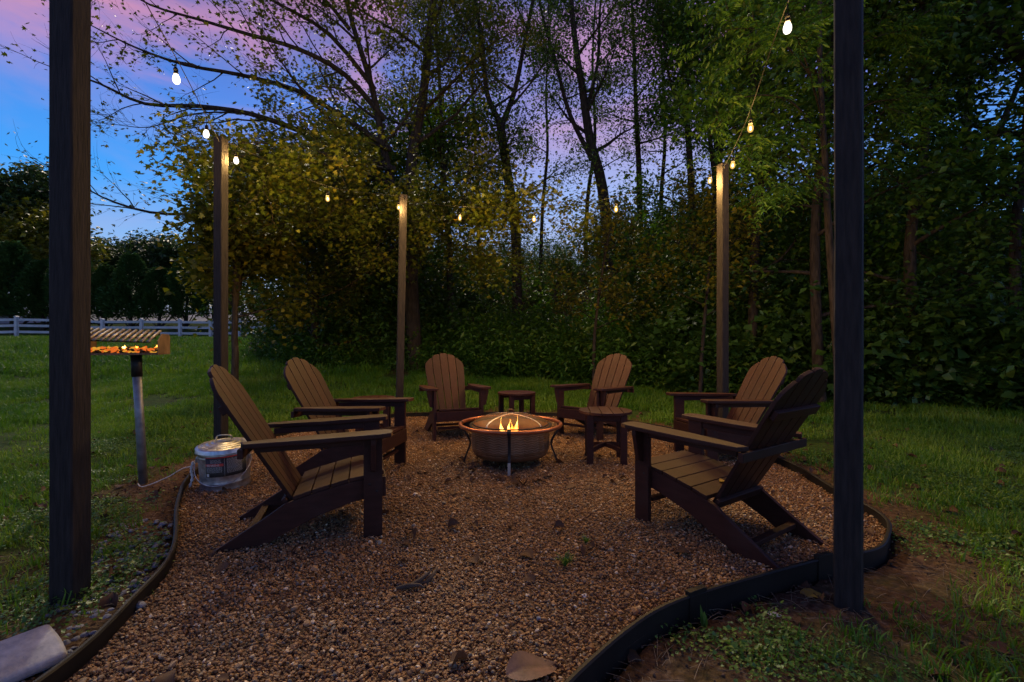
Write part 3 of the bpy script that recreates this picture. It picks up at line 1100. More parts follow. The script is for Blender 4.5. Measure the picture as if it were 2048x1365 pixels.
# logs and flames burning in the bowl
logs = empty('log_fire', (-0.02, 4.22, 0.13), 0, 'small orange log fire burning inside the bowl', 'fire')
for k, (x, y, rz, ry, ln) in enumerate([(0, 0.02, 20, 8, 0.30), (0.02, -0.04, -35, -10, 0.26), (-0.03, 0.05, 75, 14, 0.24)]):
    d = Vector((math.cos(math.radians(rz)), math.sin(math.radians(rz)), math.sin(math.radians(ry))))
    c0 = Vector((x, y, 0.05 + 0.03 * k))
    pts = [c0 + d * (ln * (t - 0.5)) + Vector((0, 0, 0.004 * math.sin(t * 9))) for t in np.linspace(0, 1, 7)]
    tube_obj('log', pts, [0.028, 0.031, 0.030, 0.032, 0.029, 0.031, 0.027], M['wood_dead'], logs, 10)


def flame_bm(h, r, seed):
    rr = random.Random(seed)
    bm = bmesh.new()
    rows = 11
    prev = None
    ph = rr.uniform(0, 6)
    for k in range(rows + 1):
        t = k / rows
        w = r * (math.sin(PI * min(1, t * 1.15 + 0.12)) ** 0.8) * (1 - t) ** 0.55 + 0.0008
        ox = 0.42 * r * math.sin(t * 5.2 + ph) * t
        oy = 0.42 * r * math.cos(t * 4.3 + ph) * t
        cur = [bm.verts.new((ox + w * math.cos(a) * (1 + 0.35 * mnoise.noise(Vector((a, t * 6, seed)))), oy + 0.45 * w * math.sin(a), h * t)) for a in np.arange(8) / 8 * 2 * PI]
        if prev:
            for e in range(8):
                bm.faces.new((prev[e], prev[(e + 1) % 8], cur[(e + 1) % 8], cur[e]))
        prev = cur
    return bm


fl = [(-0.048, 0.0, 0.235, 0.036), (-0.022, -0.02, 0.22, 0.032), (0.047, 0.0, 0.25, 0.036), (0.026, 0.02, 0.215, 0.034), (0.0, -0.01, 0.205, 0.038),
      (-0.072, 0.01, 0.13, 0.014), (0.066, -0.02, 0.15, 0.014), (0.012, -0.03, 0.11, 0.018), (-0.02, 0.03, 0.15, 0.016)]
for k, (x, y, h, r) in enumerate(fl):
    b = flame_bm(h, r, k + 3)
    b.transform(Matrix.Translation((x, y, 0.07)) @ Matrix.Rotation(random.uniform(-0.16, 0.16), 4, 'Y'))
    bm_obj('flame', b, M['fire'], logs, smooth=True)


fl_ = bpy.data.lights.new('fire_light', 'POINT')
fl_.energy = 16
fl_.color = (1.0, 0.38, 0.10)
fl_.shadow_soft_size = 0.07
flo = bpy.data.objects.new('fire_light', fl_)
COL.objects.link(flo)
flo.location = (-0.02, 4.20, 0.37)

# ================================================================== ash can
def ash_can():
    root = empty('ash_can', (-2.215, 3.60, 0.002), math.radians(-62), 'galvanised metal ash can with ribbed lid, wire handle and black label', 'can')
    tilt = Matrix.Rotation(math.radians(4.0), 4, 'X')
    root.rotation_euler = (math.radians(3.0), math.radians(2.5), math.radians(-38))
    R, Hc = 0.176, 0.315
    a = Acc()
    prof = [(0.001, 0.006), (R - 0.012, 0.006), (R - 0.008, 0.0), (R - 0.004, 0.004), (R - 0.008, 0.02), (R - 0.010, 0.055), (R - 0.006, 0.060), (R - 0.009, 0.066),
            (R - 0.007, 0.10), (R - 0.004, 0.2), (R - 0.002, 0.245), (R + 0.003, 0.252), (R - 0.001, 0.259), (R - 0.001, 0.268), (R + 0.004, 0.275), (R, 0.282), (R, Hc - 0.005), (R + 0.004, Hc)]
    lathe(a, prof, 64)
    link_mesh('can_body', a.mesh('can_body'), M['galv'], root)
    # lid: skirt and stepped rings
    Rl = R + 0.012
    prof = [(Rl - 0.002, Hc - 0.030), (Rl + 0.004, Hc - 0.028), (Rl, Hc - 0.022), (Rl, Hc + 0.004), (Rl - 0.004, Hc + 0.009)]
    r = Rl - 0.012
    z = Hc + 0.010
    for k in range(4):
        prof += [(r, z), (r - 0.006, z + 0.006), (r - 0.010, z + 0.003), (r - 0.026, z + 0.006)]
        r -= 0.033
        z += 0.007
    prof += [(0.03, z + 0.003), (0.001, z + 0.004)]
    a = Acc()
    lathe(a, prof, 96)
    lid = link_mesh('lid', a.mesh('lid'), M['galv'], root)
    # radial crimps on the lid
    a = Acc()
    for k in range(48):
        t = k / 48 * 2 * PI
        d = Vector((math.cos(t), math.sin(t), 0))
        tube(a, [d * 0.128 + Vector((0, 0, Hc + 0.019)), d * 0.150 + Vector((0, 0, Hc + 0.017))], 0.0022, 4)
    link_mesh('crimp', a.mesh('crimp'), M['galv'], lid)
    lid_h = Matrix.Rotation(math.radians(50), 4, 'Z')
    pts = catmull([(-0.055, 0, z - 0.004), (-0.052, 0, z + 0.030), (-0.030, 0, z + 0.042), (0.030, 0, z + 0.042), (0.052, 0, z + 0.030), (0.055, 0, z - 0.004)], 5)
    bm = bmesh.new()
    prev = None
    for i, p in enumerate(pts):
        t = (pts[min(i + 1, len(pts) - 1)] - pts[max(i - 1, 0)]).normalized()
        nn = Vector((-t.z, 0, t.x)) * 0.002
        s = Vector((0, 0.014, 0))
        cur = [bm.verts.new(p + s + nn), bm.verts.new(p - s + nn), bm.verts.new(p - s - nn), bm.verts.new(p + s - nn)]
        if prev:
            for e in range(4):
                bm.faces.new((prev[e], prev[(e + 1) % 4], cur[(e + 1) % 4], cur[e]))
        prev = cur
    bmesh.ops.recalc_face_normals(bm, faces=bm.faces)
    bm.transform(lid_h)
    bm_obj('lid_handle', bm, M['galv'], lid)
    # the front of the can, as seen, is local -Y turned a little
    f0 = math.radians(-62 - 3)          # label centre direction in local frame
    def curved(r, a0, a1, z0, z1, name, mat, parent, seg=20):
        acc = Acc()
        aa = np.linspace(a0, a1, seg + 1)
        v = [(r * math.cos(t), r * math.sin(t), zz) for zz in (z0, z1) for t in aa] + [((r - 0.001) * math.cos(t), (r - 0.001) * math.sin(t), zz) for zz in (z0, z1) for t in aa]
        n = seg + 1
        q = [(i, i + 1, n + i + 1, n + i) for i in range(seg)] + [(2 * n + i, 3 * n + i, 3 * n + i + 1, 2 * n + i + 1) for i in range(seg)]
        q += [(n + i, n + i + 1, 3 * n + i + 1, 3 * n + i) for i in range(seg)]
        acc.add(v, None, q)
        return link_mesh(name, acc.mesh(name, False), mat, parent)
    La0, La1 = math.radians(-62), math.radians(30)
    off = math.radians(0)
    lab = curved(R + 0.0035, La0, La1, 0.125, 0.275, 'label', M['label_black'], root, 28)
    curved(R + 0.0045, La0, La1 - 0.18, 0.266, 0.275, 'red_stripe', M['label_red'], lab, 28)
    curved(R + 0.0045, La0, La0 + 0.68, 0.205, 0.224, 'red_band', M['label_red'], lab, 12)
    # the word on the band, bent round the can
    cu = bpy.data.curves.new('t', 'FONT')
    cu.body = 'BEHRENS'
    cu.size = 0.0215
    cu.extrude = 0.0004
    cu.resolution_u = 2
    to = bpy.data.objects.new('t', cu)
    COL.objects.link(to)
    dg = bpy.context.evaluated_depsgraph_get()
    me = bpy.data.meshes.new_from_object(to.evaluated_get(dg))
    bpy.data.objects.remove(to)
    xs_ = [v.co.x for v in me.vertices]
    x0 = min(xs_)
    for v in me.vertices:
        x, y, zc = v.co
        th = La0 + 0.06 + (x - x0) / (R + 0.004)
        rr = R + 0.0055 + zc
        v.co = (rr * math.cos(th), rr * math.sin(th), 0.2075 + y * 0.93)
    me.name = 'lettering'
    me.materials.clear()
    link_mesh('lettering', me, M['label_white'], lab)
    # small print reduced to thin lines
    r_ = random.Random(5)
    acc = Acc()
    def line(a0, a1, zz, h):
        aa = np.linspace(a0, a1, 5)
        v = [((R + 0.0047) * math.cos(t), (R + 0.0047) * math.sin(t), z_) for z_ in (zz, zz + h) for t in aa]
        acc.add(v, None, [(i, i + 1, 6 + i, 5 + i) for i in range(4)])
    for (a0, a1, z0_, z1_) in ((La0 + 0.05, La0 + 0.62, 0.16, 0.198), (La0 + 0.2, La0 + 0.6, 0.230, 0.260), (La0 + 0.8, La0 + 1.4, 0.150, 0.258)):
        zz = z0_
        while zz < z1_:
            x = a0
            while x < a1:
                w = r_.uniform(0.02, 0.07)
                line(x, min(x + w, a1), zz, 0.0016)
                x += w + 0.014
            zz += 0.0062
    line(La0 + 0.04, La0 + 0.14, 0.130, 0.022)
    link_mesh('small_print', acc.mesh('small_print', False), M['label_white'], lab)
    line_acc = Acc()
    tube(line_acc, [((R + 0.005) * math.cos(La0 + 0.72), (R + 0.005) * math.sin(La0 + 0.72), zz) for zz in (0.128, 0.262)], 0.0006, 4)
    link_mesh('divider', line_acc.mesh('divider'), M['label_white'], lab)
    # bail handle hanging down the front
    e0, e1 = math.radians(-120), math.radians(48)
    pts = []
    for k in range(25):
        t = k / 24
        th = e0 + (e1 - e0) * t
        sag = 0.155 * math.sin(PI * t) ** 0.8
        pts.append(((R + 0.018 + 0.012 * math.sin(PI * t)) * math.cos(th), (R + 0.018 + 0.012 * math.sin(PI * t)) * math.sin(th), 0.222 - sag))
    h_ = tube_obj('bail_handle', pts, 0.0028, M['galv'], root, 6)
    for th in (e0, e1):
        b = box_bm(-0.003, 0.012, -0.018, 0.018, 0.205, 0.240, 0.002)
        b.transform(Matrix.Rotation(th, 4, 'Z') @ Matrix.Translation((R, 0, 0)))
        bm_obj('handle_ear', b, M['galv'], root)
    return root


ash_can()


# ================================================================== pedestal grill
def grill():
    bx, by = -2.90, 3.66
    root = empty('park_grill', (bx, by, hz(bx, by)), 0, 'rusty steel park grill with glowing coals on a galvanised pole', 'grill')
    tube_obj('pole', [(0, 0, -0.05), (-0.03, 0, 0.50), (-0.055, 0, 0.92)], 0.030, M['galv_pole'], root, 20)
    tube_obj('sleeve', [(-0.052, 0, 0.84), (-0.058, 0, 1.010)], 0.036, M['iron'], root, 20)
    bxm = Matrix.Translation((-0.135, 0.0, 1.012)) @ Matrix.Rotation(math.radians(25), 4, 'Z')
    def put(b, name, mat, parent=root):
        b.transform(bxm)
        return bm_obj(name, b, mat, parent)
    W_, D_ = 0.245, 0.19
    put(box_bm(-W_, W_, -D_, D_, 0.0, 0.006, 0.001), 'tray_floor', M['rust'])
    put(prism_bm([(-D_, 0.007), (D_, 0.007), (D_, 0.14), (D_ - 0.03, 0.165), (-D_ + 0.12, 0.165), (-D_, 0.11)], W_ - 0.006, W_, 'x', 0.0015), 'side_plate', M['rust'])
    put(prism_bm([(-D_, 0.007), (D_, 0.007), (D_, 0.14), (D_ - 0.03, 0.165), (-D_ + 0.12, 0.165), (-D_, 0.11)], -W_, -W_ + 0.006, 'x', 0.0015), 'side_plate', M['rust'])
    put(box_bm(-W_ + 0.007, W_ - 0.007, -D_, -D_ + 0.005, 0.007, 0.016, 0.001), 'front_lip', M['rust'])
    put(box_bm(-W_ + 0.007, W_ - 0.007, D_ - 0.005, D_, 0.007, 0.045, 0.001), 'rear_lip', M['rust'])
    # grate: heavy rods front to back on three cross bars, tipped up towards the far side
    gt = Matrix.Translation((-0.02, 0, 0.150)) @ Matrix.Rotation(math.radians(14), 4, 'X') @ Matrix.Rotation(math.radians(2), 4, 'Y')
    g = None
    for y_ in (-0.185, -0.04, 0.10):
        b = bmesh.new()
        me_a = Acc()
        tube(me_a, [Vector((x, y_, 0)) for x in np.linspace(-0.245, 0.215, 3)], 0.0065, 8, cap=True)
        o = link_mesh('cross_bar', me_a.mesh('cross_bar'), M['iron'], root)
        o.data.transform(bxm @ gt)
    for k in range(12):
        x = -0.235 + k * 0.040
        me_a = Acc()
        tube(me_a, [(x, -0.215, 0.012), (x, 0.0, 0.013), (x, 0.15, 0.012)], 0.0105, 8, cap=True)
        o = link_mesh('grate_rod', me_a.mesh('grate_rod'), M['grate'], root)
        o.data.transform(bxm @ gt)
    # glowing coals and flakes of flame
    r_ = random.Random(9)
    for k in range(130):
        pm = pebble_mesh(100 + k % 8, 1, 0.7) if k < 8 else COALS[k % 8]
        if k < 8:
            if k == 0:
                globals()['COALS'] = []
            pm.name = 'coal'
            COALS.append(pm)
        hot = r_.random()
        c = pm if hot < 0.3 else None
        me = pm.copy()
        me.materials.clear()
        me.materials.append(M['iron'] if hot < 0.38 else (M['ember'] if hot < 0.80 else M['ember_yellow']))
        o = bpy.data.objects.new('coal', me)
        COL.objects.link(o)
        o.parent = root
        p = bxm @ Vector((r_.uniform(-W_ + 0.03, W_ - 0.03), r_.uniform(-D_ + 0.02, D_ - 0.02), 0.022 + r_.random() * 0.034))
        o.location = p
        o.scale = (0.019 * r_.uniform(0.7, 1.25),) * 2 + (0.011 * r_.uniform(0.6, 1.5),)
        o.rotation_euler = (r_.uniform(-0.6, 0.6), r_.uniform(-0.6, 0.6), r_.uniform(0, 6))
    for k in range(5):
        b = flame_bm(r_.uniform(0.015, 0.03), r_.uniform(0.008, 0.016), 50 + k)
        b.transform(bxm @ Matrix.Translation((r_.uniform(-W_ + 0.04, W_ - 0.05), r_.uniform(-D_ + 0.05, D_ - 0.05), 0.05)) @ Matrix.Rotation(r_.uniform(-0.9, 0.9), 4, 'Y'))
        bm_obj('flame', b, M['ember_yellow'] if k % 2 else M['fire'], root, smooth=True)
    # small draft handle
    tube_obj('handle', [bxm @ Vector((-0.20, -0.20, 0.0)), bxm @ Vector((-0.205, -0.22, -0.02)), bxm @ Vector((-0.21, -0.225, -0.045))], 0.005, M['iron'], root, 6)


grill()

# white cord running from the can to the grill pole
tag(tube_obj('cord', catmull([(-2.88, 3.58, 0.02), (-2.74, 3.46, 0.035), (-2.60, 3.50, 0.09), (-2.50, 3.52, 0.15), (-2.42, 3.50, 0.175), (-2.385, 3.50, 0.20)], 6), 0.0035, M['rope'], None, 6),
    'thin white cord running from the ash can to the grill pole', 'cord')
tag(tube_obj('rag', catmull([(-2.40, 3.50, 0.215), (-2.408, 3.49, 0.15), (-2.402, 3.495, 0.09), (-2.415, 3.48, 0.02)], 5), [0.004 + 0.007 * abs(math.sin(k * 1.3)) for k in range(16)], M['rope'], None, 6),
    'frayed knot of white cord hanging beside the ash can', 'cord')

# ================================================================== string lights
PT = {'FL': Vector((-1.885, 1.985, 3.12)), 'L': Vector((-2.98, 4.76, 3.14)), 'B': Vector((-1.53, 6.50, 3.10)), 'R': Vector((2.44, 5.38, 3.13)), 'FR': Vector((1.455, 2.01, 3.12))}


def on_span(a, b, px):
    A, B = PT[a], PT[b]
    k = (px - 1024) / 930
    t = (k * A.y - A.x) / ((B.x - A.x) - k * (B.y - A.y))
    return t, A.lerp(B, t)


# (span, photo x of bulb, photo y of the bulb's middle, kind, label)
BULBS = [('FL', 'L', 352, 160, 1, 'brightest white bulb, hanging in open sky beside the close post'),
         ('FL', 'L', 413, 270, 1, 'white bulb hanging just left of the top of the post behind the ash can'),
         ('L', 'B', 472, 323, 1, 'white bulb hanging just right of the top of the post behind the ash can'),
         ('L', 'B', 655, 399, 0, 'small warm bulb hanging midway between the ash can post and the leaning post'),
         ('L', 'B', 797, 416, 0, 'small warm bulb touching the top of the leaning post'),
         ('B', 'R', 920, 437, 0, 'small warm bulb, first along the back string after the leaning post'),
         ('B', 'R', 1068, 440, 0, 'small warm bulb, lowest of the back string, over the rear side table'),
         ('B', 'R', 1232, 420, 0, 'small warm bulb hanging over the chair with sideways turned slats'),
         ('B', 'R', 1420, 363, 0, 'warm bulb hanging just left of the post against the dark bushes'),
         ('R', 'FR', 1466, 332, 0, 'warm bulb hanging just right of the post against the dark bushes'),
         ('R', 'FR', 1501, 258, 0, 'warm clear bulb in the leaves, second above the post in the dark bushes'),
         ('R', 'FR', 1575, 58, 1, 'large pale bulb high in the leaves near the top of the picture')]
wire_pts = {}
bulb_things = []


def make_bulb(label, white):
    root = empty('light_bulb', (0, 0, 0), 0, label, 'light bulb', 'string light bulbs')
    a = Acc()
    prof = [(0.0125, 0.0), (0.018, -0.012), (0.0255, -0.032), (0.0275, -0.048), (0.025, -0.064), (0.017, -0.077), (0.006, -0.083), (0.0005, -0.084)]
    lathe(a, prof, 20)
    link_mesh('glass', a.mesh('glass'), M['bulb_white' if white else 'bulb_warm'], root)
    a = Acc()
    lathe(a, [(0.0003, -0.028), (0.006, -0.032), (0.0085, -0.046), (0.006, -0.060), (0.0003, -0.064)], 10)
    link_mesh('filament', a.mesh('filament'), M['filament_white' if white else 'filament'], root)
    a = Acc()
    lathe(a, [(0.0005, 0.05), (0.008, 0.05), (0.012, 0.044), (0.017, 0.036), (0.018, 0.02), (0.0155, 0.018), (0.0155, 0.006), (0.0185, 0.004), (0.0185, -0.004), (0.013, -0.005)], 18)
    link_mesh('socket', a.mesh('socket'), M['black_rubber'], root)
    return root


protos = {}
BULB_W = {('FL', 'L'): 14, ('L', 'B'): 85, ('B', 'R'): 90, ('R', 'FR'): 62}
NEAR_POST = {413: 12, 472: 75, 797: 30, 1420: 60, 1466: 44}
for (a, b, px, py, wh, lab) in BULBS:
    t, p = on_span(a, b, px)
    zc = CAM_Z + (690 - py) / 930 * p.y         # middle of the glass
    top = zc + 0.045
    wire = max(top + 0.115, 0)
    if wh not in protos:
        o = make_bulb(lab, wh)
        protos[wh] = o
    else:
        o = copy_tree(protos[wh])
        o['label'] = lab
    o.location = (p.x, p.y, top)
    o.scale = (0.88, 0.88, 0.9)
    o.rotation_euler = (random.uniform(-0.07, 0.07), random.uniform(-0.07, 0.07), random.uniform(0, 6))
    ld = bpy.data.lights.new('bulb_light', 'POINT')
    ld.energy = NEAR_POST.get(px, BULB_W[(a, b)])
    ld.color = (1.0, 0.58, 0.18)
    ld.shadow_soft_size = 0.03
    lo = bpy.data.objects.new('bulb_light', ld)
    COL.objects.link(lo)
    lo.location = (p.x, p.y, top - 0.046)
    wire_pts.setdefault((a, b), []).append((t, Vector((p.x, p.y, wire)), top + 0.048))

cord = empty('string_light_cord', (0, 0, 0), 0, 'thin black cable strung from post to post round the fire pit', 'cable')
for span in (('FL', 'L'), ('L', 'B'), ('B', 'R'), ('R', 'FR')):
    pts = [PT[span[0]]] + [w for _, w, _ in sorted(wire_pts[span], key=lambda q: q[0])] + [PT[span[1]]]
    tube_obj('cable', catmull(pts, 8), 0.0032, M['black_rubber'], cord, 5)
    for _, w, zt in wire_pts[span]:
        tube_obj('drop_lead', [w, Vector((w.x + 0.003, w.y, (w.z + zt) / 2)), Vector((w.x, w.y, zt))], 0.0035, M['black_rubber'], cord, 5)
    for p in (span[0],):
        pass
for k, q in PT.items():
    tube_obj('hook', [q + Vector((0.0, 0, 0.05)), q + Vector((0.02, -0.01, 0.04)), q + Vector((0.015, -0.01, 0.0))], 0.004, M['iron'], cord, 5)

# ================================================================== vegetation
def norm(a):
    return a / (np.linalg.norm(a, axis=-1, keepdims=True) + 1e-9)


def leaves(acc, P, size, rng, wid=0.62, droop=0.35, flat=0.55, dirs=None, shape='kite'):
    """Folded leaf blades at points P: two triangles (kite) or six (lobed)."""
    n = len(P)
    if not n:
        return
    sz = size * rng.uniform(0.6, 1.25, n)[:, None]
    if dirs is None:
        a = rng.uniform(0, 2 * PI, n)
        d = np.stack([np.cos(a), np.sin(a), rng.normal(-droop, 0.35, n)], -1)
    else:
        d = dirs + rng.normal(0, 0.15, (n, 3))
    d = norm(d)
    up = np.stack([rng.normal(0, flat, n), rng.normal(0, flat, n), np.ones(n)], -1)
    s = norm(np.cross(up, d))
    nn = np.cross(d, s)
    P = np.asarray(P)
    w = wid * 0.5
    if shape == 'kite':
        b = P
        l = P + d * sz * 0.42 + s * sz * w + nn * sz * 0.09
        r = P + d * sz * 0.42 - s * sz * w + nn * sz * 0.09
        t = P + d * sz - nn * sz * 0.12
        V = np.stack([b, r, t, l], 1).reshape(-1, 3)
        k = np.arange(n)[:, None] * 4
        T = np.concatenate([k + np.array([[0, 1, 2]]), k + np.array([[0, 2, 3]])])
    else:   # lobed: five points
        def q(a_, b_, c_):
            return P + d * sz * a_ + s * sz * b_ + nn * sz * c_
        V = np.stack([q(0, 0, 0), q(0.18, 0.46, 0.06), q(0.40, 0.20, 0.04), q(0.72, 0.42, 0.0), q(0.62, 0.13, 0.03), q(1.0, 0, -0.10),
                      q(0.62, -0.13, 0.03), q(0.72, -0.42, 0.0), q(0.40, -0.20, 0.04), q(0.18, -0.46, 0.06)], 1).reshape(-1, 3)
        k = np.arange(n)[:, None] * 10
        T = np.concatenate([k + np.array([t_]) for t_ in ([0, 2, 1], [0, 4, 2], [2, 4, 3], [0, 5, 4], [0, 6, 5], [0, 8, 6], [6, 8, 7], [0, 9, 8])])
    acc.add(V, T)


def fronds(acc, P, D, rng, length=0.42, pairs=8, leaflet=0.085):
    """Pinnate compound leaves: a stalk with rows of narrow drooping leaflets."""
    for p, d0 in zip(P, D):
        d = d0 / np.linalg.norm(d0)
        s = np.cross(d, [0, 0, 1.0]); s /= np.linalg.norm(s) + 1e-6
        ln = length * rng.uniform(0.7, 1.2)
        t = np.linspace(0.15, 1, pairs)
        pts = p + d * (t[:, None] * ln) + np.array([0, 0, -1]) * (t[:, None] ** 2 * ln * 0.35)
        dr = np.concatenate([np.repeat((s * 0.9 + d * 0.35 + np.array([0, 0, -0.35]))[None], pairs, 0), np.repeat((-s * 0.9 + d * 0.35 + np.array([0, 0, -0.35]))[None], pairs, 0)])
        leaves(acc, np.concatenate([pts, pts]), leaflet, rng, 0.34, dirs=dr)
        tube(acc, np.concatenate([[p], pts[[3, 7]]]), 0.0022, 3)


def wander(p, d, length, n, rng, wob=0.12, up=0.0):
    pts = [np.array(p, float)]
    d = np.array(d, float)
    d /= np.linalg.norm(d)
    st = length / n
    for _ in range(n):
        d = d + rng.normal(0, wob, 3) + np.array([0, 0, up])
        d /= np.linalg.norm(d)
        pts.append(pts[-1] + d * st)
    return np.array(pts)


def sample(pts, t):
    f = t * (len(pts) - 1)
    i = min(int(f), len(pts) - 2)
    return pts[i] + (pts[i + 1] - pts[i]) * (f - i), pts[i + 1] - pts[i]


def side_dir(d, rng, ang, flatness=0.5):
    d = d / (np.linalg.norm(d) + 1e-9)
    r = rng.normal(0, 1, 3)
    r[2] *= flatness
    r -= d * (r @ d)
    r /= np.linalg.norm(r) + 1e-9
    return d * math.cos(ang) + r * math.sin(ang)


class Tree:
    def __init__(self, seed, leaf_size=0.09, leaf_n=9, spread=0.13, shape='kite', subs=8, twigs=5, twig_len=0.5, min_r=0.004, leaf_wid=0.62, droop=0.35, fan=0.5):
        self.r = np.random.default_rng(seed)
        self.wood, self.leaf = Acc(), Acc()
        self.ls, self.ln, self.sp, self.shape = leaf_size, leaf_n, spread, shape
        self.subs, self.twigs, self.tl, self.mr = subs, twigs, twig_len, min_r
        self.lw, self.droop, self.fan = leaf_wid, droop, fan
        self.lp = []

    def branch(self, pts, r0, dens=1.0, sub_len=0.38, up=0.02, start=0.25):
        rng = self.r
        pts = np.asarray(pts, float)
        n = len(pts)
        tube(self.wood, pts, np.maximum(self.mr, r0 * (1 - 0.88 * np.linspace(0, 1, n) ** 0.8)), 6 if r0 > 0.03 else 4)
        L_ = np.linalg.norm(np.diff(pts, axis=0), axis=1).sum()
        for k in range(self.subs):
            t = start + (1 - start) * (k + rng.random()) / self.subs
            t = min(t, 0.98)
            p, d = sample(pts, t)
            sl = L_ * sub_len * (1.15 - 0.6 * t) * rng.uniform(0.6, 1.3)
            q = wander(p, side_dir(d, rng, rng.uniform(0.5, 1.0), self.fan), sl, 5, rng, 0.14, up)
            tube(self.wood, q, np.maximum(self.mr * 0.8, r0 * 0.35 * (1 - 0.7 * t) * (1 - 0.8 * np.linspace(0, 1, 6))), 4)
            for j in range(self.twigs):
                tt = 0.25 + 0.75 * (j + rng.random()) / self.twigs
                p2, d2 = sample(q, min(tt, 0.99))
                w = wander(p2, side_dir(d2, rng, rng.uniform(0.4, 1.0), self.fan), self.tl * rng.uniform(0.5, 1.3), 3, rng, 0.15, up)
                tube(self.wood, w, [self.mr * 0.7, self.mr * 0.55, self.mr * 0.45, self.mr * 0.25], 3)
                m = rng.poisson(self.ln * dens)
                if m:
                    f = rng.random(m) * 2.999
                    i = f.astype(int)
                    self.lp.append(w[i] + (w[i + 1] - w[i]) * (f - i)[:, None] + rng.normal(0, self.sp, (m, 3)))

    def limbs(self, trunk, r0, n, start=0.35, length=3.0, elev=0.5, dens=1.0, taper=0.55, az0=None, az_span=2 * PI):
        rng = self.r
        for k in range(n):
            t = start + (0.985 - start) * (k + 0.5) / n
            p, d = sample(trunk, t)
            az = (k * 2.39996 + rng.uniform(-0.4, 0.4)) if az0 is None else az0 + rng.uniform(-0.5, 0.5) * az_span
            e = elev + 0.5 * t + rng.normal(0, 0.12)
            dd = np.array([math.cos(az) * math.cos(e), math.sin(az) * math.cos(e), math.sin(e)])
            ln = length * (1.2 - taper * t) * rng.uniform(0.75, 1.2)
            self.branch(wander(p, dd, ln, 7, rng, 0.09, 0.015), r0 * 0.42 * (1.1 - 0.7 * t), dens)

    def trunk(self, pts, r0, r1=0.03, sides=9):
        pts = np.asarray(pts, float)
        n = len(pts)
        rr = r0 + (r1 - r0) * np.linspace(0, 1, n)
        rr[0] *= 1.35
        tube(self.wood, pts, rr, sides)

    def build(self, label, cat='tree', group=None, name='tree', loc=(0, 0, 0), leafm=None, bark=None, frond=False):
        root = empty(name, loc, 0, label, cat, group)
        if self.lp:
            P = np.concatenate(self.lp)
            leaves(self.leaf, P, self.ls, self.r, self.lw, self.droop, shape=self.shape)
        link_mesh('trunk', self.wood.mesh('trunk'), bark or M['bark'], root)
        if self.leaf.n:
            link_mesh('crown', self.leaf.mesh('crown', smooth=False), leafm or M['leaf_maple'], root)
        return root


def simple_tree(seed, x, y, H, r0, label, lean=(0, 0), forks=0, group=None, leafm=None, bark=None, kw=None, limbs=None, zoff=-0.1, wob=0.05):
    """Trunk (optionally forked) with spiralled limbs; local origin at its foot."""
    T = Tree(seed, **(kw or {}))
    rng = T.r
    lb = dict(n=12, start=0.35, length=2.6, elev=0.35)
    lb.update(limbs or {})
    d = np.array([lean[0], lean[1], 1.0])
    tr = wander((0, 0, 0), d, H, 14, rng, wob, 0.03)
    T.trunk(tr, r0, max(0.02, r0 * 0.12))
    T.limbs(tr, r0, **lb)
    for f in range(forks):
        p, dd = sample(tr, rng.uniform(0.22, 0.45))
        q = wander(p, side_dir(dd, rng, rng.uniform(0.25, 0.5), 0.3), H * rng.uniform(0.45, 0.65), 10, rng, 0.05, 0.05)
        T.trunk(q, r0 * 0.6, 0.02, 7)
        l2 = dict(lb); l2['n'] = max(4, lb['n'] // 2); l2['start'] = 0.3; l2['length'] = lb['length'] * 0.8
        T.limbs(q, r0 * 0.6, **l2)
    return T.build(label, group=group, loc=(x, y, hz(x, y) + zoff), leafm=leafm, bark=bark)


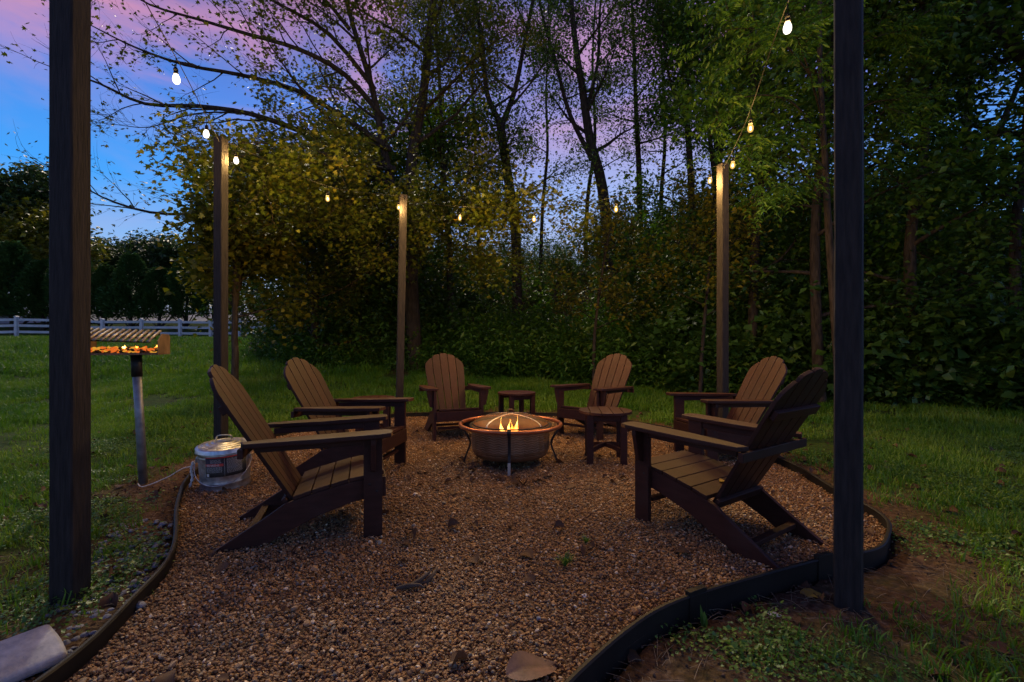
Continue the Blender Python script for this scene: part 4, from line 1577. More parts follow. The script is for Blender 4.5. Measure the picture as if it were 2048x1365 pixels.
# ---- the big maple whose limbs reach out over the lawn (its own frame: world coordinates less its foot)
def big_maple():
    fx, fy = -2.45, 11.9
    foot = np.array([fx, fy, hz(fx, fy) - 0.15])
    T = Tree(21, leaf_size=0.076, leaf_n=12, spread=0.12, subs=14, twigs=7, twig_len=0.5, shape='lobed', fan=0.45)
    def W(*pts):
        return np.array([tuple(at(*p)) for p in pts]) - foot
    def sm(a, per=4):
        return np.array([tuple(p) for p in catmull([tuple(q) for q in a], per)])
    main = sm(np.vstack([[0, 0, 0], W((822, 560, 11.8), (828, 440, 11.7), (822, 330, 11.6), (845, 200, 11.6), (860, 60, 11.6), (880, -120, 11.6), (890, -330, 11.7))]))
    T.trunk(main, 0.20, 0.05)
    second = sm(np.vstack([W((820, 520, 11.8), (795, 420, 11.5), (770, 310, 11.2), (745, 180, 10.8), (700, 30, 10.4), (660, -150, 10.2))]))
    T.trunk(second, 0.13, 0.03)
    T.limbs(main, 0.20, 11, 0.45, 3.2, 0.35, 0.7)
    T.limbs(second, 0.13, 8, 0.4, 2.4, 0.35, 0.7)
    # limbs sweeping out left over the lawn: (waypoints), radius, leaf density
    for pts, r, dn in [
        (((800, 420, 11.5), (700, 408, 11.0), (600, 412, 10.4), (500, 418, 9.8), (400, 428, 9.2), (300, 425, 8.7), (205, 395, 8.4), (150, 360, 8.3)), 0.075, 0.35),
        (((690, 410, 11.0), (620, 440, 10.4), (560, 450, 9.8), (480, 445, 9.4), (430, 440, 9.2)), 0.03, 0.8),
        (((790, 340, 11.3), (690, 300, 10.7), (600, 262, 10.1), (500, 228, 9.5), (400, 213, 9.0), (290, 208, 8.6), (200, 168, 8.3), (120, 140, 8.2)), 0.085, 0.30),
        (((500, 228, 9.5), (430, 225, 9.1), (370, 232, 8.8), (300, 255, 8.6), (235, 250, 8.5), (190, 245, 8.4)), 0.022, 0.12),
        (((780, 300, 11.2), (680, 230, 10.6), (590, 180, 10.0), (480, 150, 9.4), (370, 130, 9.0), (270, 95, 8.7), (180, 50, 8.5)), 0.075, 0.35),
        (((770, 240, 11.0), (690, 150, 10.4), (600, 100, 9.8), (500, 70, 9.2), (400, 40, 8.8), (300, 10, 8.5), (220, -40, 8.4)), 0.07, 0.45),
        (((750, 180, 10.8), (660, 70, 10.2), (560, 10, 9.6), (470, -40, 9.2), (370, -90, 9.0)), 0.06, 0.6),
        (((700, 60, 10.4), (640, -10, 10.0), (540, -90, 9.8), (430, -160, 9.6)), 0.05, 0.6),
        (((800, 380, 11.5), (740, 350, 11.0), (660, 335, 10.4), (580, 330, 9.8), (520, 350, 9.4)), 0.05, 0.95),
        (((780, 300, 11.2), (700, 270, 10.2), (620, 200, 9.3), (560, 120, 8.6), (520, 60, 8.2)), 0.05, 0.6),
        (((830, 400, 11.6), (900, 350, 10.8), (960, 330, 10.2), (1010, 360, 9.8)), 0.045, 0.7),
        (((840, 230, 11.6), (920, 150, 11.0), (980, 90, 10.5), (1040, 60, 10.2)), 0.05, 0.6),
        (((800, 420, 11.5), (770, 400, 9.4), (730, 400, 8.4), (690, 400, 7.6)), 0.035, 2.0),
        (((780, 340, 11.2), (690, 320, 8.6), (620, 300, 7.4), (555, 290, 6.4), (510, 285, 5.8)), 0.035, 2.2),
        (((780, 340, 11.2), (640, 330, 8.0), (570, 340, 7.2), (530, 345, 6.5)), 0.03, 2.2),
        (((825, 470, 11.7), (835, 430, 9.6), (845, 415, 8.7), (850, 420, 8.0)), 0.03, 2.0),
        (((828, 440, 11.7), (880, 440, 9.2), (940, 430, 8.4), (1000, 430, 7.6)), 0.035, 2.2),
        (((828, 440, 11.7), (920, 400, 9.0), (1010, 410, 8.2), (1085, 430, 7.5)), 0.03, 2.0),
        (((825, 470, 11.7), (870, 450, 10.2), (920, 440, 8.8), (975, 460, 7.9)), 0.04, 1.5),
        (((828, 440, 11.7), (890, 470, 10.0), (940, 500, 8.8), (1000, 520, 8.2)), 0.035, 1.5),
        (((770, 400, 11.0), (700, 430, 9.4), (640, 440, 8.2), (570, 450, 7.4)), 0.04, 1.4),
        (((740, 350, 10.8), (660, 370, 9.2), (590, 360, 8.0), (530, 350, 7.2), (490, 340, 6.6)), 0.035, 1.6),
        (((820, 400, 11.6), (800, 430, 10.2), (770, 470, 8.9), (750, 500, 8.2)), 0.035, 1.4),
        (((780, 420, 11.5), (700, 470, 10.8), (620, 500, 10.2), (540, 520, 9.8)), 0.04, 1.3),
        (((800, 480, 11.6), (740, 540, 11.0), (680, 580, 10.5), (600, 610, 10.1)), 0.04, 1.3),
    ]:
        T.branch(sm(W(*pts), 3), r, dn, 0.24, 0.012, 0.12)
    T.build('large maple with twin dark trunks, long limbs reaching over the lawn', loc=tuple(foot), leafm=M['leaf_maple'])


big_maple()

WG = 'trees on the wooded bank'
K_OPEN = dict(leaf_size=0.10, leaf_n=13, spread=0.26, subs=10, twigs=6, twig_len=0.7)
K_MID = dict(leaf_size=0.12, leaf_n=9, spread=0.26, subs=8, twigs=5, twig_len=0.7)
K_DENSE = dict(leaf_size=0.135, leaf_n=15, spread=0.26, subs=8, twigs=5, twig_len=0.8)
# forked tree in the middle of the picture
def fork_tree():
    fx, fy = 0.18, 15.2
    foot = np.array([fx, fy, hz(fx, fy) - 0.15])
    T = Tree(33, **K_OPEN)
    W = lambda *pts: np.array([tuple(at(*p)) for p in pts]) - foot
    sm = lambda a: np.array([tuple(p) for p in catmull([tuple(q) for q in a], 4)])
    st = sm(np.vstack([[0, 0, 0], W((1032, 480, 15.2), (1020, 380, 15.1), (1008, 300, 15.0), (1000, 245, 15.0))]))
    T.trunk(st, 0.17, 0.14)
    a = sm(W((1000, 245, 15), (975, 190, 14.8), (965, 90, 14.6), (940, -60, 14.4), (930, -200, 14.4)))
    b = sm(W((1002, 255, 15), (1030, 180, 15.2), (1050, 80, 15.3), (1075, -60, 15.4), (1080, -220, 15.5)))
    T.trunk(a, 0.10, 0.03, 7); T.trunk(b, 0.10, 0.03, 7)
    T.limbs(st, 0.12, 5, 0.35, 2.2, 0.3, 0.6)
    T.limbs(a, 0.12, 9, 0.1, 2.4, 0.5, 0.8)
    T.limbs(b, 0.12, 9, 0.1, 2.2, 0.5, 0.7)
    T.build('slender dark tree forking in two, behind the lowest bulbs of the back string', group=WG, loc=tuple(foot), leafm=M['leaf_dark'])


fork_tree()


def stem_tree(seed, pts, r, label, limb=9, length=2.4, dens=0.8, extra=(), leafm='leaf_dark', kw=None, start=0.25, group=WG):
    """Tree whose trunk follows given picture waypoints at its true distance."""
    x0, d0 = pts[0][0], pts[0][2]
    p0 = at(*pts[0])
    foot = np.array([p0.x, p0.y, hz(p0.x, p0.y) - 0.2])
    T = Tree(seed, **(kw or K_OPEN))
    sm = lambda a: np.array([tuple(p) for p in catmull([tuple(q) for q in a], 4)])
    ws = np.array([tuple(at(*p)) for p in pts[1:]]) - foot
    main = sm(np.vstack([[0, 0, 0], ws]))
    T.trunk(main, r, r * 0.2)
    T.limbs(main, r, limb, start, length, 0.35, dens)
    for e, re_ in extra:
        q = sm(np.array([tuple(at(*p)) for p in e]) - foot)
        T.trunk(q, re_, re_ * 0.25, 7)
        T.limbs(q, re_, max(4, limb // 2), 0.25, length * 0.75, 0.45, dens)
    T.build(label, group=group, loc=tuple(foot), leafm=M[leafm])


stem_tree(41, [(1228, 500, 16), (1205, 380, 16), (1180, 280, 16), (1165, 180, 16), (1150, 80, 16), (1135, -80, 16), (1130, -240, 16)], 0.21,
          'thick dark leaning trunk with several stems, tallest of the bank trees near the middle', 11, 2.6, 0.75,
          extra=[(((1185, 320, 16), (1140, 230, 15.8), (1110, 120, 15.6), (1080, 10, 15.5), (1060, -120, 15.5)), 0.09),
                 (((1170, 230, 16), (1195, 130, 16.2), (1200, 20, 16.3), (1215, -120, 16.4)), 0.08)])
stem_tree(42, [(1282, 480, 17), (1278, 350, 17), (1272, 220, 17), (1268, 100, 17), (1262, -40, 17), (1258, -240, 17)], 0.12,
          'straight slim trunk rising just beside the thick leaning one', 10, 2.0, 0.9)
stem_tree(43, [(1390, 470, 15), (1380, 330, 15), (1372, 210, 15), (1378, 100, 15), (1365, -20, 15), (1372, -200, 15)], 0.12,
          'slim tree showing dark against pink sky, nearest to the post in the dark bushes', 12, 2.1, 1.0,
          extra=[(((1378, 250, 15), (1340, 160, 14.8), (1325, 60, 14.6), (1315, -60, 14.5)), 0.06)])
stem_tree(44, [(905, 560, 14.5), (895, 440, 14.5), (885, 320, 14.5), (880, 180, 14.5), (872, 40, 14.5), (870, -160, 14.5)], 0.11,
          'slim trunk just beside the maple, on its right', 12, 2.3, 1.1, leafm='leaf_maple')
stem_tree(45, [(1080, 520, 18), (1085, 420, 18), (1095, 300, 18), (1092, 180, 18), (1100, 60, 18), (1100, -100, 18)], 0.08,
          'thin sapling behind the forked tree and the thick leaning one', 8, 1.7, 0.7)
stem_tree(46, [(1325, 510, 19), (1322, 400, 19), (1330, 280, 19), (1325, 150, 19), (1318, 0, 19), (1320, -160, 19)], 0.10,
          'thin sapling between the straight slim trunk and the slim tree against pink sky', 10, 2.2, 1.0, kw=K_MID)

stem_tree(47, [(960, 540, 17), (955, 400, 17), (950, 280, 17), (945, 140, 17), (950, -40, 17), (948, -200, 17)], 0.08,
          'thin sapling between the maple and the forked tree', 10, 2.2, 1.1, kw=K_MID)
stem_tree(48, [(1170, 520, 20), (1175, 400, 20), (1190, 280, 20), (1185, 120, 20), (1195, -60, 20), (1200, -200, 20)], 0.10,
          'distant slim tree seen behind the thick leaning trunk', 11, 2.6, 0.9, kw=K_MID)
stem_tree(49, [(1440, 480, 17), (1440, 330, 17), (1430, 180, 17), (1435, 20, 17), (1430, -180, 17)], 0.12,
          'leafy tree high behind the post in the dark bushes', 13, 2.6, 1.1, kw=K_MID)
# young trees under the back string, lit by its bulbs
simple_tree(56, 1.75, 9.9, 3.6, 0.04, 'olive leaved sapling beneath the bulb over the sideways turned chair', leafm=M['leaf_olive'],
            kw=dict(leaf_size=0.10, leaf_n=9, spread=0.16, subs=6, twigs=4, twig_len=0.4), limbs=dict(n=11, start=0.35, length=1.25, elev=0.2), group=WG)
simple_tree(57, 3.6, 8.9, 4.0, 0.04, 'olive leaved sapling beside the post in the dark bushes', leafm=M['leaf_olive'],
            kw=dict(leaf_size=0.10, leaf_n=9, spread=0.16, subs=6, twigs=4, twig_len=0.4), limbs=dict(n=11, start=0.4, length=1.2, elev=0.2), group=WG)
# small round-leaved tree behind the ash can post, lit by the first bulbs
simple_tree(51, -5.05, 8.5, 4.4, 0.07, 'small rounded yellow green tree beside the post behind the ash can', forks=2, leafm=M['leaf_olive'],
            kw=dict(leaf_size=0.12, leaf_n=13, spread=0.13, subs=7, twigs=4, twig_len=0.45, leaf_wid=0.85), limbs=dict(n=14, start=0.34, length=1.0, elev=0.2))
# leafy trees filling the wood behind the lawn chairs
simple_tree(52, -5.3, 12.6, 5.4, 0.12, 'leafy tree with low boughs at the lawn corner of the wood', forks=2, leafm=M['leaf_maple'], kw=K_DENSE, limbs=dict(n=15, start=0.10, length=2.1, elev=0.05), group=WG)
simple_tree(53, -4.6, 14.2, 6.2, 0.13, 'leafy tree behind the maple limbs, above the second chair from the can', forks=2, leafm=M['leaf_dark'], kw=K_DENSE, limbs=dict(n=16, start=0.10, length=2.7, elev=0.05), group=WG)
simple_tree(54, -3.0, 15.5, 7.2, 0.14, 'leafy tree directly behind the big maple', forks=2, leafm=M['leaf_green'], kw=K_DENSE, limbs=dict(n=14, start=0.12, length=2.8, elev=0.1), group=WG)
simple_tree(55, -8.2, 19.5, 6.0, 0.12, 'low bushy tree at the far end of the wood near the fence', forks=2, leafm=M['leaf_dark'], kw=K_DENSE, limbs=dict(n=14, start=0.08, length=2.4, elev=0.0), group=WG)
# right-hand wall of leaves
G_R = 'leafy trees crowding the fire pit'
KR = dict(leaf_size=0.115, leaf_n=19, spread=0.2, subs=8, twigs=5, twig_len=0.6)
stem_tree(61, [(1500, 700, 9.2), (1510, 500, 9.2), (1520, 300, 9.0), (1500, 100, 8.8), (1480, -100, 8.6), (1480, -300, 8.6)], 0.10,
          'leafy tree overhanging the post in the dark bushes', 15, 1.9, 1.1, leafm='leaf_green', kw=KR, start=0.14, group=G_R)
stem_tree(62, [(1640, 720, 8.2), (1630, 480, 8.2), (1650, 260, 8.2), (1670, 60, 8.2), (1700, -200, 8.2)], 0.10,
          'dark leafy tree filling the space behind the nearest right post', 16, 2.0, 1.1, leafm='leaf_dark', kw=KR, start=0.12, group=G_R)
stem_tree(63, [(1835, 740, 8.0), (1820, 500, 8.0), (1850, 280, 8.0), (1840, 80, 7.9), (1860, -160, 7.8)], 0.11,
          'dark leafy tree with glinting leaves, first one past the nearest right post', 16, 2.0, 1.1, leafm='leaf_dark', kw=KR, start=0.12, group=G_R)
stem_tree(64, [(2230, 560, 7.4), (2150, 260, 7.4), (2060, 130, 7.3), (1960, 20, 7.2), (1880, -120, 7.2)], 0.17,
          'thick black trunk slanting across the top right corner', 14, 2.2, 1.1, leafm='leaf_dark', kw=KR, start=0.15, group=G_R)
stem_tree(65, [(2040, 760, 7.6), (2030, 500, 7.6), (2050, 300, 7.6), (2060, 80, 7.6), (2080, -200, 7.6)], 0.09,
          'leafy tree at the right edge of the picture behind the lawn', 15, 1.9, 1.2, leafm='leaf_green', kw=KR, start=0.1, group=G_R)
simple_tree(66, 8.6, 13.0, 11.0, 0.16, 'tall tree deep in the wood behind the right posts', forks=2, leafm=M['leaf_dark'], kw=K_DENSE, limbs=dict(n=16, start=0.1, length=3.0, elev=0.1), group=WG)
simple_tree(67, 12.4, 12.5, 11.0, 0.16, 'tall tree deep in the wood beyond the right edge trees', forks=2, leafm=M['leaf_dark'], kw=K_DENSE, limbs=dict(n=16, start=0.1, length=3.0, elev=0.1), group=WG)
simple_tree(68, 6.2, 14.5, 10.5, 0.14, 'tall tree deep in the wood behind the post in the bushes', forks=2, leafm=M['leaf_green'], kw=K_DENSE, limbs=dict(n=14, start=0.1, length=2.4, elev=0.15), group=WG)


# compound-leaved boughs hanging by the right string of bulbs
def frond_bough():
    foot = np.array([4.9, 6.9, hz(4.9, 6.9) - 0.1])
    T = Tree(71)
    rng = T.r
    W = lambda *pts: np.array([tuple(at(*p)) for p in pts]) - foot
    sm = lambda a: np.array([tuple(p) for p in catmull([tuple(q) for q in a], 4)])
    tr = sm(np.vstack([[0, 0, 0], W((1660, 500, 6.9), (1650, 320, 6.8), (1640, 120, 6.6), (1640, -100, 6.5), (1640, -260, 6.4))]))
    T.trunk(tr, 0.06, 0.015)
    P, D = [], []
    for pts in (((1645, 280, 6.8), (1590, 210, 6.4), (1530, 190, 6.1), (1470, 200, 5.9)), ((1642, 180, 6.7), (1580, 100, 6.2), (1520, 60, 5.8), (1450, 60, 5.6)),
                ((1640, 60, 6.6), (1570, -20, 6.0), (1500, -60, 5.7)), ((1650, 340, 6.8), (1600, 290, 6.5), (1540, 280, 6.2), (1480, 300, 6.1)),
                ((1645, 240, 6.8), (1620, 150, 6.2), (1600, 90, 5.8), (1585, 60, 5.5)), ((1645, 300, 6.8), (1720, 220, 6.6), (1780, 200, 6.4), (1860, 210, 6.3)),
                ((1645, 150, 6.7), (1740, 80, 6.4), (1820, 60, 6.2)), ((1650, 360, 6.9), (1580, 370, 6.6), (1520, 380, 6.4))):
        q = sm(W(*pts))
        tube(T.wood, q, np.linspace(0.018, 0.004, len(q)), 5)
        for k in range(20):
            p, d = sample(q, rng.uniform(0.15, 1.0) * 0.999)
            P.append(p)
            D.append(side_dir(d, rng, rng.uniform(0.5, 1.2), 0.35))
            if k % 2:
                e = wander(p, D[-1], 0.5, 3, rng, 0.1)
                tube(T.wood, e, 0.004, 3)
                for j in range(3):
                    P.append(e[j + 1]); D.append(side_dir(D[-1], rng, 0.8, 0.4))
    fronds(T.leaf, P, D, rng)
    T.build('slim tree with ferny leaves hanging around the warm bulbs on the right string', group=G_R, loc=tuple(foot), leafm=M['leaf_green'])


frond_bough()


# ---- undergrowth along the foot of the bank and up it (nobody could count it): scattered sprays
def spray_mesh(seed, h=0.8, n_st=7, leaf=0.09, per=26, wid=0.55, shape='kite'):
    rng = np.random.default_rng(seed)
    a = Acc()
    P = []
    for k in range(n_st):
        az = rng.uniform(0, 2 * PI)
        st = wander((rng.normal(0, 0.08), rng.normal(0, 0.08), 0), (math.cos(az) * 0.55, math.sin(az) * 0.55, 1), h * rng.uniform(0.6, 1.15), 5, rng, 0.16, -0.05)
        tube(a, st, np.linspace(0.006, 0.0015, 6), 3)
        f = rng.random(per) * 4.2 + 0.75
        i = np.minimum(f.astype(int), 4)
        P.append(st[i] + (st[i + 1] - st[i]) * (f - i)[:, None] + rng.normal(0, 0.055, (per, 3)))
    P = np.concatenate(P)
    leaves(a, P, leaf, rng, wid, 0.3, shape=shape)
    return a.mesh('spray', smooth=False)


def scatter_area(name, n, xr, yr, accept, meshes, mat, smin, smax, seed, label, cat, sink=0.03, tilt=0.15, zs=(0.8, 1.25)):
    rng = np.random.default_rng(seed)
    x = rng.uniform(*xr, n * 3)
    y = rng.uniform(*yr, n * 3)
    k = rng.random(n * 3) < accept(x, y)
    x, y = x[k][:n], y[k][:n]
    z = hgt(x, y) - sink
    m = len(x)
    s = rng.uniform(smin, smax, m)
    scl = np.stack([s, s, s * rng.uniform(zs[0], zs[1], m)], -1)
    rot = np.stack([rng.normal(0, tilt, m), rng.normal(0, tilt, m), rng.uniform(0, 2 * PI, m)], -1)
    return scatter(name, np.stack([x, y, z], -1), rot, scl, rng.integers(0, len(meshes), m), meshes, mat, label=label, cat=cat)


def back_of(x, y):
    return y - edge_y(x)


sprays = [spray_mesh(200 + i, 0.8, 7, 0.085, 24) for i in range(4)]
def patchy(x, y, f, seed):
    return np.clip(0.55 + 2.2 * np.array([mnoise.noise(Vector((p * f, q * f, seed))) for p, q in zip(x, y)]), 0.03, 1)


scatter_area('shrub_leaves', 800, (-9, 12), (6.5, 20), lambda x, y: ((back_of(x, y) > -0.1) & (back_of(x, y) < 7)) * 0.6 * (1 - patchy(x, y, 0.9, 1.0)), sprays, M['leaf_green'], 0.6, 1.5, 31,
             'lighter green shrubs in patches on the wooded bank', 'shrubs')
scatter_area('undergrowth', 2300, (-9, 13), (6.5, 21), lambda x, y: ((back_of(x, y) > -0.1) & (back_of(x, y) < 8.5)) * np.where(back_of(x, y) < 1.6, 0.95, np.where((x > -3) & (x < 5), 0.17, 0.42)) * patchy(x, y, 0.9, 1.0), sprays, M['leaf_dark'], 0.5, 1.45, 1,
             'dark leafy undergrowth covering the wooded bank', 'undergrowth')
sprays_g = [spray_mesh(210 + i, 0.95, 9, 0.10, 26, 0.42) for i in range(3)]
scatter_area('weeds', 420, (-1.6, 4.6), (8.3, 13.8), lambda x, y: ((back_of(x, y) > -0.2) & (back_of(x, y) < 2.9)) * np.exp(-((x - 1.0) / 2.2) ** 2), sprays_g, M['leaf_green'], 0.8, 1.6, 2,
             'bright green leafy weeds at the foot of the bank behind the fire bowl', 'weeds')
big_l = [spray_mesh(220 + i, 1.1, 8, 0.105, 30, 0.9, 'lobed' if i == 0 else 'kite') for i in range(3)]
scatter_area('shrubbery', 300, (3.2, 10), (6.2, 11.5), lambda x, y: ((back_of(x, y) > -0.1) & (back_of(x, y) < 2.4)) * 0.9, big_l, M['leaf_dark'], 0.8, 1.9, 3,
             'broad leaved shrubs under the trees on the right of the pit', 'shrubs')
sap = [spray_mesh(230 + i, 2.6, 8, 0.12, 44, 0.6) for i in range(4)]
scatter_area('brush', 620, (-9, 13), (8, 23), lambda x, y: ((back_of(x, y) > 0.4) & (back_of(x, y) < 10)) * np.where(x > 3.5, 1.0, np.where(x < -2, 0.9, 0.05)), sap, M['leaf_dark'], 0.7, 1.35, 4,
             'tall dark brush and saplings between the trees', 'brush')

scatter_area('ridge_brush', 420, (-7, 9), (17, 29), lambda x, y: ((back_of(x, y) > 7.5) & (back_of(x, y) < 17)) * 0.9, sap[:2] + sprays[:2], M['leaf_dark'], 0.5, 0.95, 41,
             'thin brush along the top of the wooded bank', 'brush')

# dead sticks on the bank
a = Acc()
rs = np.random.default_rng(77)
for k in range(90):
    x = rs.uniform(-4, 9); y = float(edge_y(x)) + rs.uniform(0.3, 6)
    p = np.array([x, y, hz(x, y) + 0.1])
    tube(a, wander(p, (rs.normal(), rs.normal() * 0.5, abs(rs.normal()) * 0.5), rs.uniform(0.5, 1.8), 5, rs, 0.16), np.linspace(0.012, 0.003, 6), 4)
tag(link_mesh('deadwood', a.mesh('deadwood'), M['bark_pale']), 'pale dead sticks and vines tangled on the bank', 'dead wood', kind='stuff')


# ---- grass
def tuft(seed, n=16, h=0.085, spread=0.035, w=0.0035):
    rng = np.random.default_rng(seed)
    a = Acc()
    V, T = [], []
    for k in range(n):
        az = rng.uniform(0, 2 * PI)
        b = np.array([rng.normal(0, spread), rng.normal(0, spread), 0])
        d = np.array([math.cos(az), math.sin(az), 0])
        s = np.array([-d[1], d[0], 0]) * w
        hh = h * rng.uniform(0.5, 1.25)
        ln = rng.uniform(0.2, 0.95) * hh
        m = b + d * ln * 0.35 + np.array([0, 0, hh * 0.62])
        t = b + d * ln + np.array([0, 0, hh * rng.uniform(0.75, 1.0)])
        i = len(V)
        V += [b - s, b + s, m + s * 0.8, m - s * 0.8, t]
        T += [(i, i + 1, i + 2), (i, i + 2, i + 3), (i + 3, i + 2, i + 4)]
    a.add(V, T)
    return a.mesh('tuft', smooth=False)


tufts = [tuft(300 + i) for i in range(4)]


def grass_ok(x, y):
    d = dist_ring(x, y)
    ins = in_poly(x, y, ring_xy)
    b = back_of(x, y)
    patch = np.array([mnoise.noise(Vector((p, q, 9.0))) for p, q in zip(x * 0.9, y * 0.9)])
    k = smooth((d - 0.08) / 0.55) * (0.62 + 1.25 * patch) * (~ins) * (1 - smooth((b + 0.5) / 0.7))
    bare = (x > 0.1) & (y < 2.7)
    k = np.where(bare, k * 0.95, k)
    bare2 = (x < -1.2) & (y < 2.6) & (d < 0.9)
    return np.where(bare2, k * 0.45, k)


def infov(x, y, m=0.35):
    return (np.abs(x) < (1.1 + m) * y + 0.6) & (y > 0.5)


scatter_area('near_grass', 15000, (-7.5, 9), (0.8, 7.2), lambda x, y: grass_ok(x, y) * infov(x, y), tufts, M['grass'], 0.4, 0.95, 5, 'short green grass around the gravel circle', 'grass', 0.005)
scatter_area('lawn_grass', 22000, (-16, 9), (6.4, 13.5), lambda x, y: grass_ok(x, y) * infov(x, y), tufts, M['grass'], 0.75, 1.4, 6, 'green lawn grass between the gravel circle and the wood', 'grass', 0.005)
scatter_area('far_grass', 15000, (-38, -3), (11, 29), lambda x, y: grass_ok(x, y) * infov(x, y), tufts, M['grass'], 1.6, 2.8, 7, 'green lawn grass running to the white fence', 'grass', 0.01)


def clover(seed):
    rng = np.random.default_rng(seed)
    a = Acc()
    P = np.stack([rng.normal(0, 0.05, 60), rng.normal(0, 0.05, 60), rng.uniform(0.003, 0.030, 60)], -1)
    leaves(a, P, 0.014, rng, 0.9, 0.0, 0.4)
    return a.mesh('clover', smooth=False)


clv = [clover(i) for i in range(3)]
scatter_area('clover', 3800, (-5, 6), (0.9, 5.5), lambda x, y: infov(x, y) * (~in_poly(x, y, ring_xy)) * (dist_ring(x, y) > 0.08) *
             np.where((x > 0) & (y < 2.8), 0.85, 1) * np.clip(np.array([mnoise.noise(Vector((p, q, 2.0))) for p, q in zip(x * 1.3, y * 1.3)]) * 3.0, 0, 1), clv, M['weed'], 0.7, 1.4, 8, 'low clover and ground ivy in patches beside the edging', 'clover', 0.0)

# straw and pine litter on the bare soil near the camera
a = Acc()
rs = np.random.default_rng(5)
for k in range(1300):
    x = rs.uniform(0.15, 2.9); y = rs.uniform(0.95, 2.3)
    if k % 3 == 0:
        x = rs.uniform(-3.2, -1.5); y = rs.uniform(1.3, 3.4)
    if in_poly(np.array([x]), np.array([y]), ring_xy)[0]:
        continue
    z = float(hgt(np.array([x]), np.array([y]))[0]) + 0.012
    az = rs.uniform(0, PI)
    ln = rs.uniform(0.04, 0.16)
    tube(a, [(x, y, z), (x + math.cos(az) * ln * 0.5, y + math.sin(az) * ln * 0.5, z + rs.uniform(0, 0.012)), (x + math.cos(az) * ln, y + math.sin(az) * ln, z)], 0.0011, 3)
tag(link_mesh('straw_litter', a.mesh('straw_litter'), M['straw']), 'dry straw and stalks strewn over bare soil', 'straw', kind='stuff')


# ---- fallen leaves
def dry_leaf_mesh(seed, L_=0.07, curl=0.4):
    rng = np.random.default_rng(seed)
    prof = [(0, 0.0), (0.12, 0.20), (0.3, 0.36), (0.5, 0.40), (0.7, 0.30), (0.88, 0.14), (1.0, 0.0)]
    V, Q = [], []
    for i, (t, w) in enumerate(prof):
        for s in (-1, -0.5, 0, 0.5, 1):
            x = (t - 0.5) * L_
            y = s * w * L_ * (1 + 0.15 * rng.normal() * (abs(s) == 1))
            z = abs(s) ** 1.5 * curl * w * L_ + 0.25 * curl * L_ * math.sin(t * PI) + rng.normal(0, 0.015) * L_
            V.append((x, y, z))
    for i in range(len(prof) - 1):
        for j in range(4):
            Q.append((i * 5 + j, i * 5 + j + 1, (i + 1) * 5 + j + 1, (i + 1) * 5 + j))
    a = Acc()
    a.add(V, None, Q)
    return a.mesh('dry_leaf')


dl = [dry_leaf_mesh(i, 0.06, 0.2 + 0.18 * i) for i in range(5)]
def litter_ok(x, y):
    ins = in_poly(x, y, ring_xy)
    near_pit = np.exp(-((x + 0.2) ** 2 + (y - 4.0) ** 2) / 2.2)
    return np.where(ins, 0.10 + 0.9 * near_pit, 0.55) * infov(x, y)
rgl = np.random.default_rng(19)
x = rgl.uniform(-5, 5, 3200); y = rgl.uniform(1.0, 7.4, 3200)
k = rgl.random(3200) < litter_ok(x, y) * 0.5
x, y = x[k], y[k]
ins = in_poly(x, y, ring_xy)
z = np.where(ins, 0.016, hgt(x, y) + 0.01)
scatter('leaf_litter', np.stack([x, y, z], -1), np.stack([rgl.normal(0, 0.3, len(x)), rgl.normal(0, 0.3, len(x)), rgl.uniform(0, 6.3, len(x))], -1),
        np.repeat(rgl.uniform(0.6, 1.5, len(x))[:, None], 3, 1), rgl.integers(0, 5, len(x)), dl, M['dry_leaf'], label='small brown dead leaves scattered over gravel and soil', cat='leaf litter')


def one_leaf(name, loc, rz, L_, mat, label, seed, curl=0.3, tilt=(0, 0)):
    o = link_mesh(name, dry_leaf_mesh(seed, L_, curl), mat)
    o.location = loc
    o.rotation_euler = (tilt[0], tilt[1], rz)
    tag(o, label, 'leaf')


def gp(px, py, z=0.0):
    d = (CAM_Z - z) * 930 / (py - 690)
    return Vector(((px - 1024) / 930 * d, d, z))


def ribbed_leaf(L_):
    nu, nv = 61, 13
    V, Q = [], []
    for i in range(nu):
        t = i / (nu - 1)
        w = 0.30 * math.sin(PI * min(1, t ** 0.85)) ** 0.75 * (1 + 0.06 * abs(math.sin(t * 34))) + 0.002
        for j in range(nv):
            s = (j / (nv - 1)) * 2 - 1
            rib = 0.010 * abs(math.sin((t - 0.22 * abs(s)) * 42)) * min(1, abs(s) * 4) * (1 - abs(s) ** 4)
            z = rib + 0.10 * abs(s) ** 1.6 * w * 2 + 0.05 * math.sin(t * 5) + 0.03 * s * math.sin(t * 7) - (0.006 if abs(s) < 0.01 else 0)
            V.append(((t - 0.5) * L_, s * w * L_, z * L_))
    for i in range(nu - 1):
        for j in range(nv - 1):
            k = i * nv + j
            Q.append((k, k + 1, k + nv + 1, k + nv))
    a_ = Acc()
    a_.add(V, None, Q)
    return a_.mesh('fallen_leaf')


